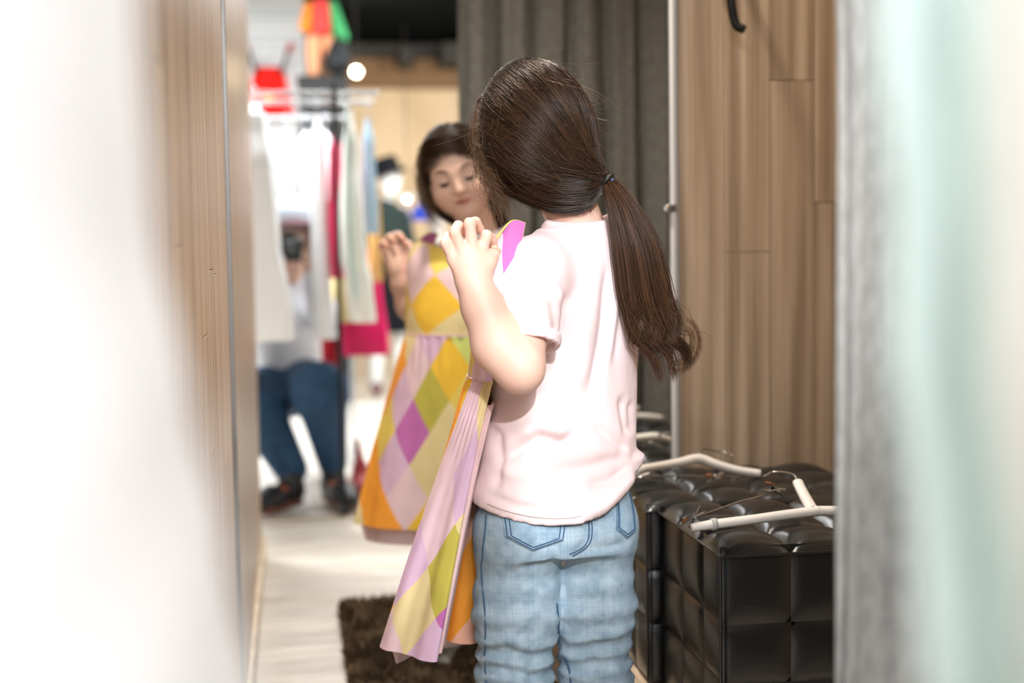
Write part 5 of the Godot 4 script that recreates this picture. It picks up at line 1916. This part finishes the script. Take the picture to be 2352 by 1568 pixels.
# ---------------------------------------------------------------- things deep in the shop
func shop_things() -> void:
	# red vest with black straps hung on the slatted wall
	var v := thing("red_vest", "red vest with black shoulder straps hung on the white slatted wall", "vest", Vector3(-0.137, 1.80, 6.965))
	v.scale = Vector3.ONE * 1.27
	var red := cloth("vestred", Color(0.90, 0.13, 0.10), 0.0)
	part("bib", drape(0.0, 0.0, [[0.27, 0.07, 0.022, 0.0], [0.22, 0.085, 0.03, 0.0], [0.08, 0.115, 0.034, 0.0], [0.0, 0.115, 0.03, 0.0]], 0.6, 2, 0.004), red, v)
	for s in [-1.0, 1.0]:
		part("strap", tube(spline([Vector3(s * 0.06, 0.23, -0.02), Vector3(s * 0.085, 0.30, -0.03), Vector3(s * 0.105, 0.36, -0.02)], 12), [0.028, 0.026, 0.022], 10, 0.35), mat("strapblack", Color(0.06, 0.06, 0.065), 0.7), v)
		part("strap_tip", tube(spline([Vector3(s * 0.104, 0.352, -0.021), Vector3(s * 0.112, 0.372, -0.015), Vector3(s * 0.116, 0.39, -0.005)], 8), [0.023, 0.021, 0.016], 10, 0.5), red, v)
	part("badge", rbox(Vector3(0.05, 0.04, 0.006), 0.002), mat("badge", Color(0.96, 0.62, 0.12), 0.6), v).position = Vector3(0.0, 0.10, -0.034)
	# child mannequin in a colour-block jacket, high on a dark display box
	var stand := thing("display_plinth", "tall black display plinth carrying the bright-jacket mannequin", "plinth", Vector3(0.20, 0, 6.25))
	part("box", rbox(Vector3(0.30, 1.96, 0.4), 0.006), mat("blackbox", Color(0.04, 0.045, 0.05), 0.6), stand).position.y = 0.98
	part("plinth_cap", rbox(Vector3(0.32, 0.02, 0.42), 0.004), mat("blackbox2", Color(0.06, 0.065, 0.07), 0.5), stand).position.y = 1.97
	var m := thing("child_mannequin", "small mannequin in orange, red and green jacket against dark ceiling", "mannequin", Vector3(0.20, 2.0, 6.25))
	var put := func(called: String, list: Array, col: Material, parent: Node3D) -> void:
		var lo := Vector3(9, 9, 9)
		var hi := -lo
		for q in list:
			for e in 2:
				var w: float = q[2 + e] + 0.03
				lo = lo.min(q[e] - Vector3(w, w, w))
				hi = hi.max(q[e] + Vector3(w, w, w))
		var net := nets(lo, hi, 0.011, func(p: Vector3) -> float: return bones(p, list))
		part(called, amesh(net[0], smooth(net[0], net[1]), net[1]), col, parent)
	put.call("head", [[Vector3(0, 0.53, 0), Vector3(0, 0.50, 0), 0.045, 0.04, 0.02]], mat("mannred", Color(0.60, 0.16, 0.18), 0.6), m)
	put.call("jacket_body", [[Vector3(0, 0.42, 0), Vector3(0, 0.30, 0), 0.062, 0.068, 0.03]], mat("jacketred", Color(0.95, 0.28, 0.26), 0.7), m)
	put.call("sleeve", [[Vector3(-0.07, 0.42, 0), Vector3(-0.095, 0.30, -0.02), 0.038, 0.040, 0.02]], mat("jacketorange", Color(0.98, 0.58, 0.16), 0.7), m)
	put.call("sleeve", [[Vector3(0.07, 0.43, 0), Vector3(0.12, 0.24, -0.02), 0.036, 0.046, 0.02]], mat("jacketgreen", Color(0.27, 0.70, 0.42), 0.7), m)
	put.call("leg", [[Vector3(-0.045, 0.21, 0), Vector3(-0.05, 0.02, 0), 0.050, 0.038, 0.02]], mat("trousersalmon", Color(0.95, 0.66, 0.49), 0.7), m)
	put.call("leg", [[Vector3(0.045, 0.21, 0), Vector3(0.07, 0.02, 0), 0.045, 0.036, 0.02]], mats["trousersalmon"], m)
	var bag := thing("black_backpack", "rounded black backpack leaning against the bright-jacket mannequin", "backpack", Vector3(0.29, 1.981, 6.12))
	put.call("pack", [[Vector3(0, 0.09, 0), Vector3(0.01, 0.17, 0), 0.085, 0.06, 0.03]], mat("packblack", Color(0.06, 0.07, 0.085), 0.7), bag)
	part("carry_loop", tube(spline([Vector3(-0.02, 0.22, 0), Vector3(0.01, 0.26, 0), Vector3(0.04, 0.22, 0)], 12), [0.006], 6), mats["packblack"], bag)
	# standing mannequin with a tilted black hat
	var w := thing("hat_mannequin", "white mannequin wearing tilted black hat, dark top and black skirt", "mannequin", Vector3(0.585, 0, 6.35))
	var pale := mat("mannwhite", Color(0.88, 0.87, 0.85), 0.45)
	put.call("figure", [[Vector3(0.03, 1.36, 0), Vector3(0.03, 1.30, -0.02), 0.075, 0.055, 0.03], [Vector3(0.02, 1.25, 0), Vector3(0.0, 1.12, 0), 0.035, 0.06, 0.03], [Vector3(0, 1.10, 0), Vector3(0, 0.7, 0), 0.085, 0.09, 0.04], [Vector3(-0.06, 0.7, 0), Vector3(-0.085, 0.09, 0), 0.07, 0.045, 0.03], [Vector3(0.06, 0.7, 0), Vector3(0.09, 0.09, 0), 0.07, 0.045, 0.03]], pale, w)
	put.call("top", [[Vector3(0.0, 1.16, 0), Vector3(0.0, 0.98, 0), 0.085, 0.10, 0.04], [Vector3(-0.10, 1.14, 0), Vector3(-0.15, 0.95, 0), 0.045, 0.04, 0.03], [Vector3(0.10, 1.14, 0), Vector3(0.15, 0.95, 0), 0.045, 0.04, 0.03]], cloth("darkgreen", Color(0.16, 0.20, 0.19), 0.0), w)
	part("skirt", drape(0, 0, [[0.95, 0.09, 0.08, 0.0], [0.80, 0.12, 0.10, 0.0], [0.40, 0.155, 0.13, 0.0]], 0.8, 44, 0.01), cloth("blackcloth", Color(0.055, 0.06, 0.075), 0.0), w)
	var hat := part("hat", lathe([[0.0, 0.105], [0.07, 0.10], [0.078, 0.09], [0.082, 0.01], [0.125, 0.0], [0.125, -0.006], [0.0, -0.004]], 32), mats["blackcloth"], w)
	hat.position = Vector3(0.02, 1.405, 0)
	hat.rotation = Vector3(0.1, 0, 0.28)
	for s in [-1.0, 1.0]:
		var sh := part("shoe", tube(spline([Vector3(s * 0.085, 0.04, 0.03), Vector3(s * 0.087, 0.045, -0.05), Vector3(s * 0.09, 0.03, -0.12)], 10), [0.035, 0.042, 0.028], 12, 0.9), mat("shoemauve", Color(0.42, 0.28, 0.30), 0.5), w)
		sh.position.y = 0.0
	# far garments beside the hat mannequin
	var far := [[0.80, 7.6, 1.22, 0.80, Color(0.80, 0.78, 0.90), "pale lilac top hanging far right of the hat mannequin"], [0.905, 7.5, 1.24, 1.13, Color(0.20, 0.32, 0.78), "small bright blue top hanging deep in the shop"], [1.02, 7.5, 1.2, 0.8, Color(0.85, 0.82, 0.78), "off-white top hanging deepest beside the blue one"]]
	var fr := thing("clothes_rack", "low white rail deep in the shop by beige wall", "rack", Vector3(1.05, 0, 7.45))
	part("rail", tube(PackedVector3Array([Vector3(-0.3, 1.30, 0), Vector3(0, 1.30, 0), Vector3(0.5, 1.30, 0)]), [0.011], 10), pale, fr)
	for x in [-0.28, 0.48]:
		part("post", tube(PackedVector3Array([Vector3(x, 0, 0), Vector3(x, 0.7, 0), Vector3(x, 1.30, 0)]), [0.011], 10), pale, fr)
	for q in far:
		garment("small_tee", q[5], "top", q[0], q[1], [[q[2], 0.03, 0.03, 0.0], [q[2] - 0.05, 0.05, 0.10, 0.0], [q[3], 0.055, 0.11, 0.0]], cloth("far%s" % q[5].left(8), q[4], 0.2), 60, 1.30)
	# lamps that show as bright discs
	var lamps := [[0.472, 2.196, 7.6, 0.030, "bright round pendant lamp under the dark ceiling"], [0.901, 1.322, 8.6, 0.016, "small round lamp beside the hat mannequin"]]
	for q in lamps:
		var l := thing("pendant_lamp", q[4], "lamp", Vector3(q[0], q[1], q[2]))
		var g := SphereMesh.new()
		g.radius = q[3]
		g.height = q[3] * 2
		g.radial_segments = 28
		g.rings = 14
		part("light_globe", g, glow("globe", Color(1.0, 0.94, 0.82), 14.0), l)
		part("cord", tube(PackedVector3Array([Vector3(0, q[3], 0), Vector3(0, 1.0, 0), Vector3(0, 2.7 - q[1], 0)]), [0.004], 6), mats["blackbox"], l)
		var o := OmniLight3D.new()
		o.name = "globe_light"
		o.light_energy = 0.5
		o.light_size = q[3]
		o.omni_range = 12.0
		o.omni_attenuation = 2.0
		o.light_color = Color(1.0, 0.9, 0.74)
		o.shadow_enabled = true
		l.add_child(o)
	# spotlights out of view, added to brighten the far wall
	for k in 2:
		var l := thing("added_spotlight", ["added black spotlight over the middle of the shop", "added black spotlight near the right shop wall"][k], "lamp", Vector3(0.6 + k * 1.2, 2.62, 6.5))
		part("lamp_can", lathe([[0.0, -0.06], [0.036, -0.06], [0.04, 0.06], [0.034, 0.06], [0.032, 0.04], [0.0, 0.04]], 20), mats["blackbox"], l).rotation.x = PI / 2 + 0.15
		part("light_face", lathe([[0.0, 0.045], [0.031, 0.045]], 20), glow("addedglow", Color(1.0, 0.93, 0.82), 6.0), l).rotation.x = PI / 2 + 0.15
		part("spot_stem", tube(PackedVector3Array([Vector3(0, 0.03, 0), Vector3(0, 0.06, 0), Vector3(0, 0.1, 0)]), [0.008], 8), mats["blackbox"], l)
		var o := SpotLight3D.new()
		o.name = "added_beam"
		o.rotation_degrees = Vector3(-12, 180, 0)
		o.position = Vector3(0, -0.02, 0.09)
		o.spot_angle = 48.0
		o.spot_angle_attenuation = 0.7
		o.spot_range = 14.0
		o.spot_attenuation = 2.0
		o.light_energy = 3.2
		o.light_size = 0.03
		o.light_color = Color(1.0, 0.94, 0.85)
		o.shadow_enabled = true
		l.add_child(o)
	# red boot beside the rack post
	var b := thing("red_boot", "small dark red boot with narrow shaft beside the rack post", "boot", Vector3(0.228, 0.0, 2.70))
	put.call("boot_upper", [[Vector3(0, 0.04, 0.02), Vector3(0, 0.035, -0.07), 0.036, 0.03, 0.02], [Vector3(0, 0.06, 0.02), Vector3(0, 0.10, 0.025), 0.038, 0.030, 0.02], [Vector3(0, 0.10, 0.025), Vector3(-0.008, 0.20, 0.025), 0.018, 0.012, 0.02]], mat("bootred", Color(0.55, 0.10, 0.11), 0.4), b)
	part("boot_sole", rbox(Vector3(0.06, 0.012, 0.15), 0.005), mat("solebrown", Color(0.45, 0.27, 0.19), 0.7), b).position = Vector3(0, 0.006, -0.02)
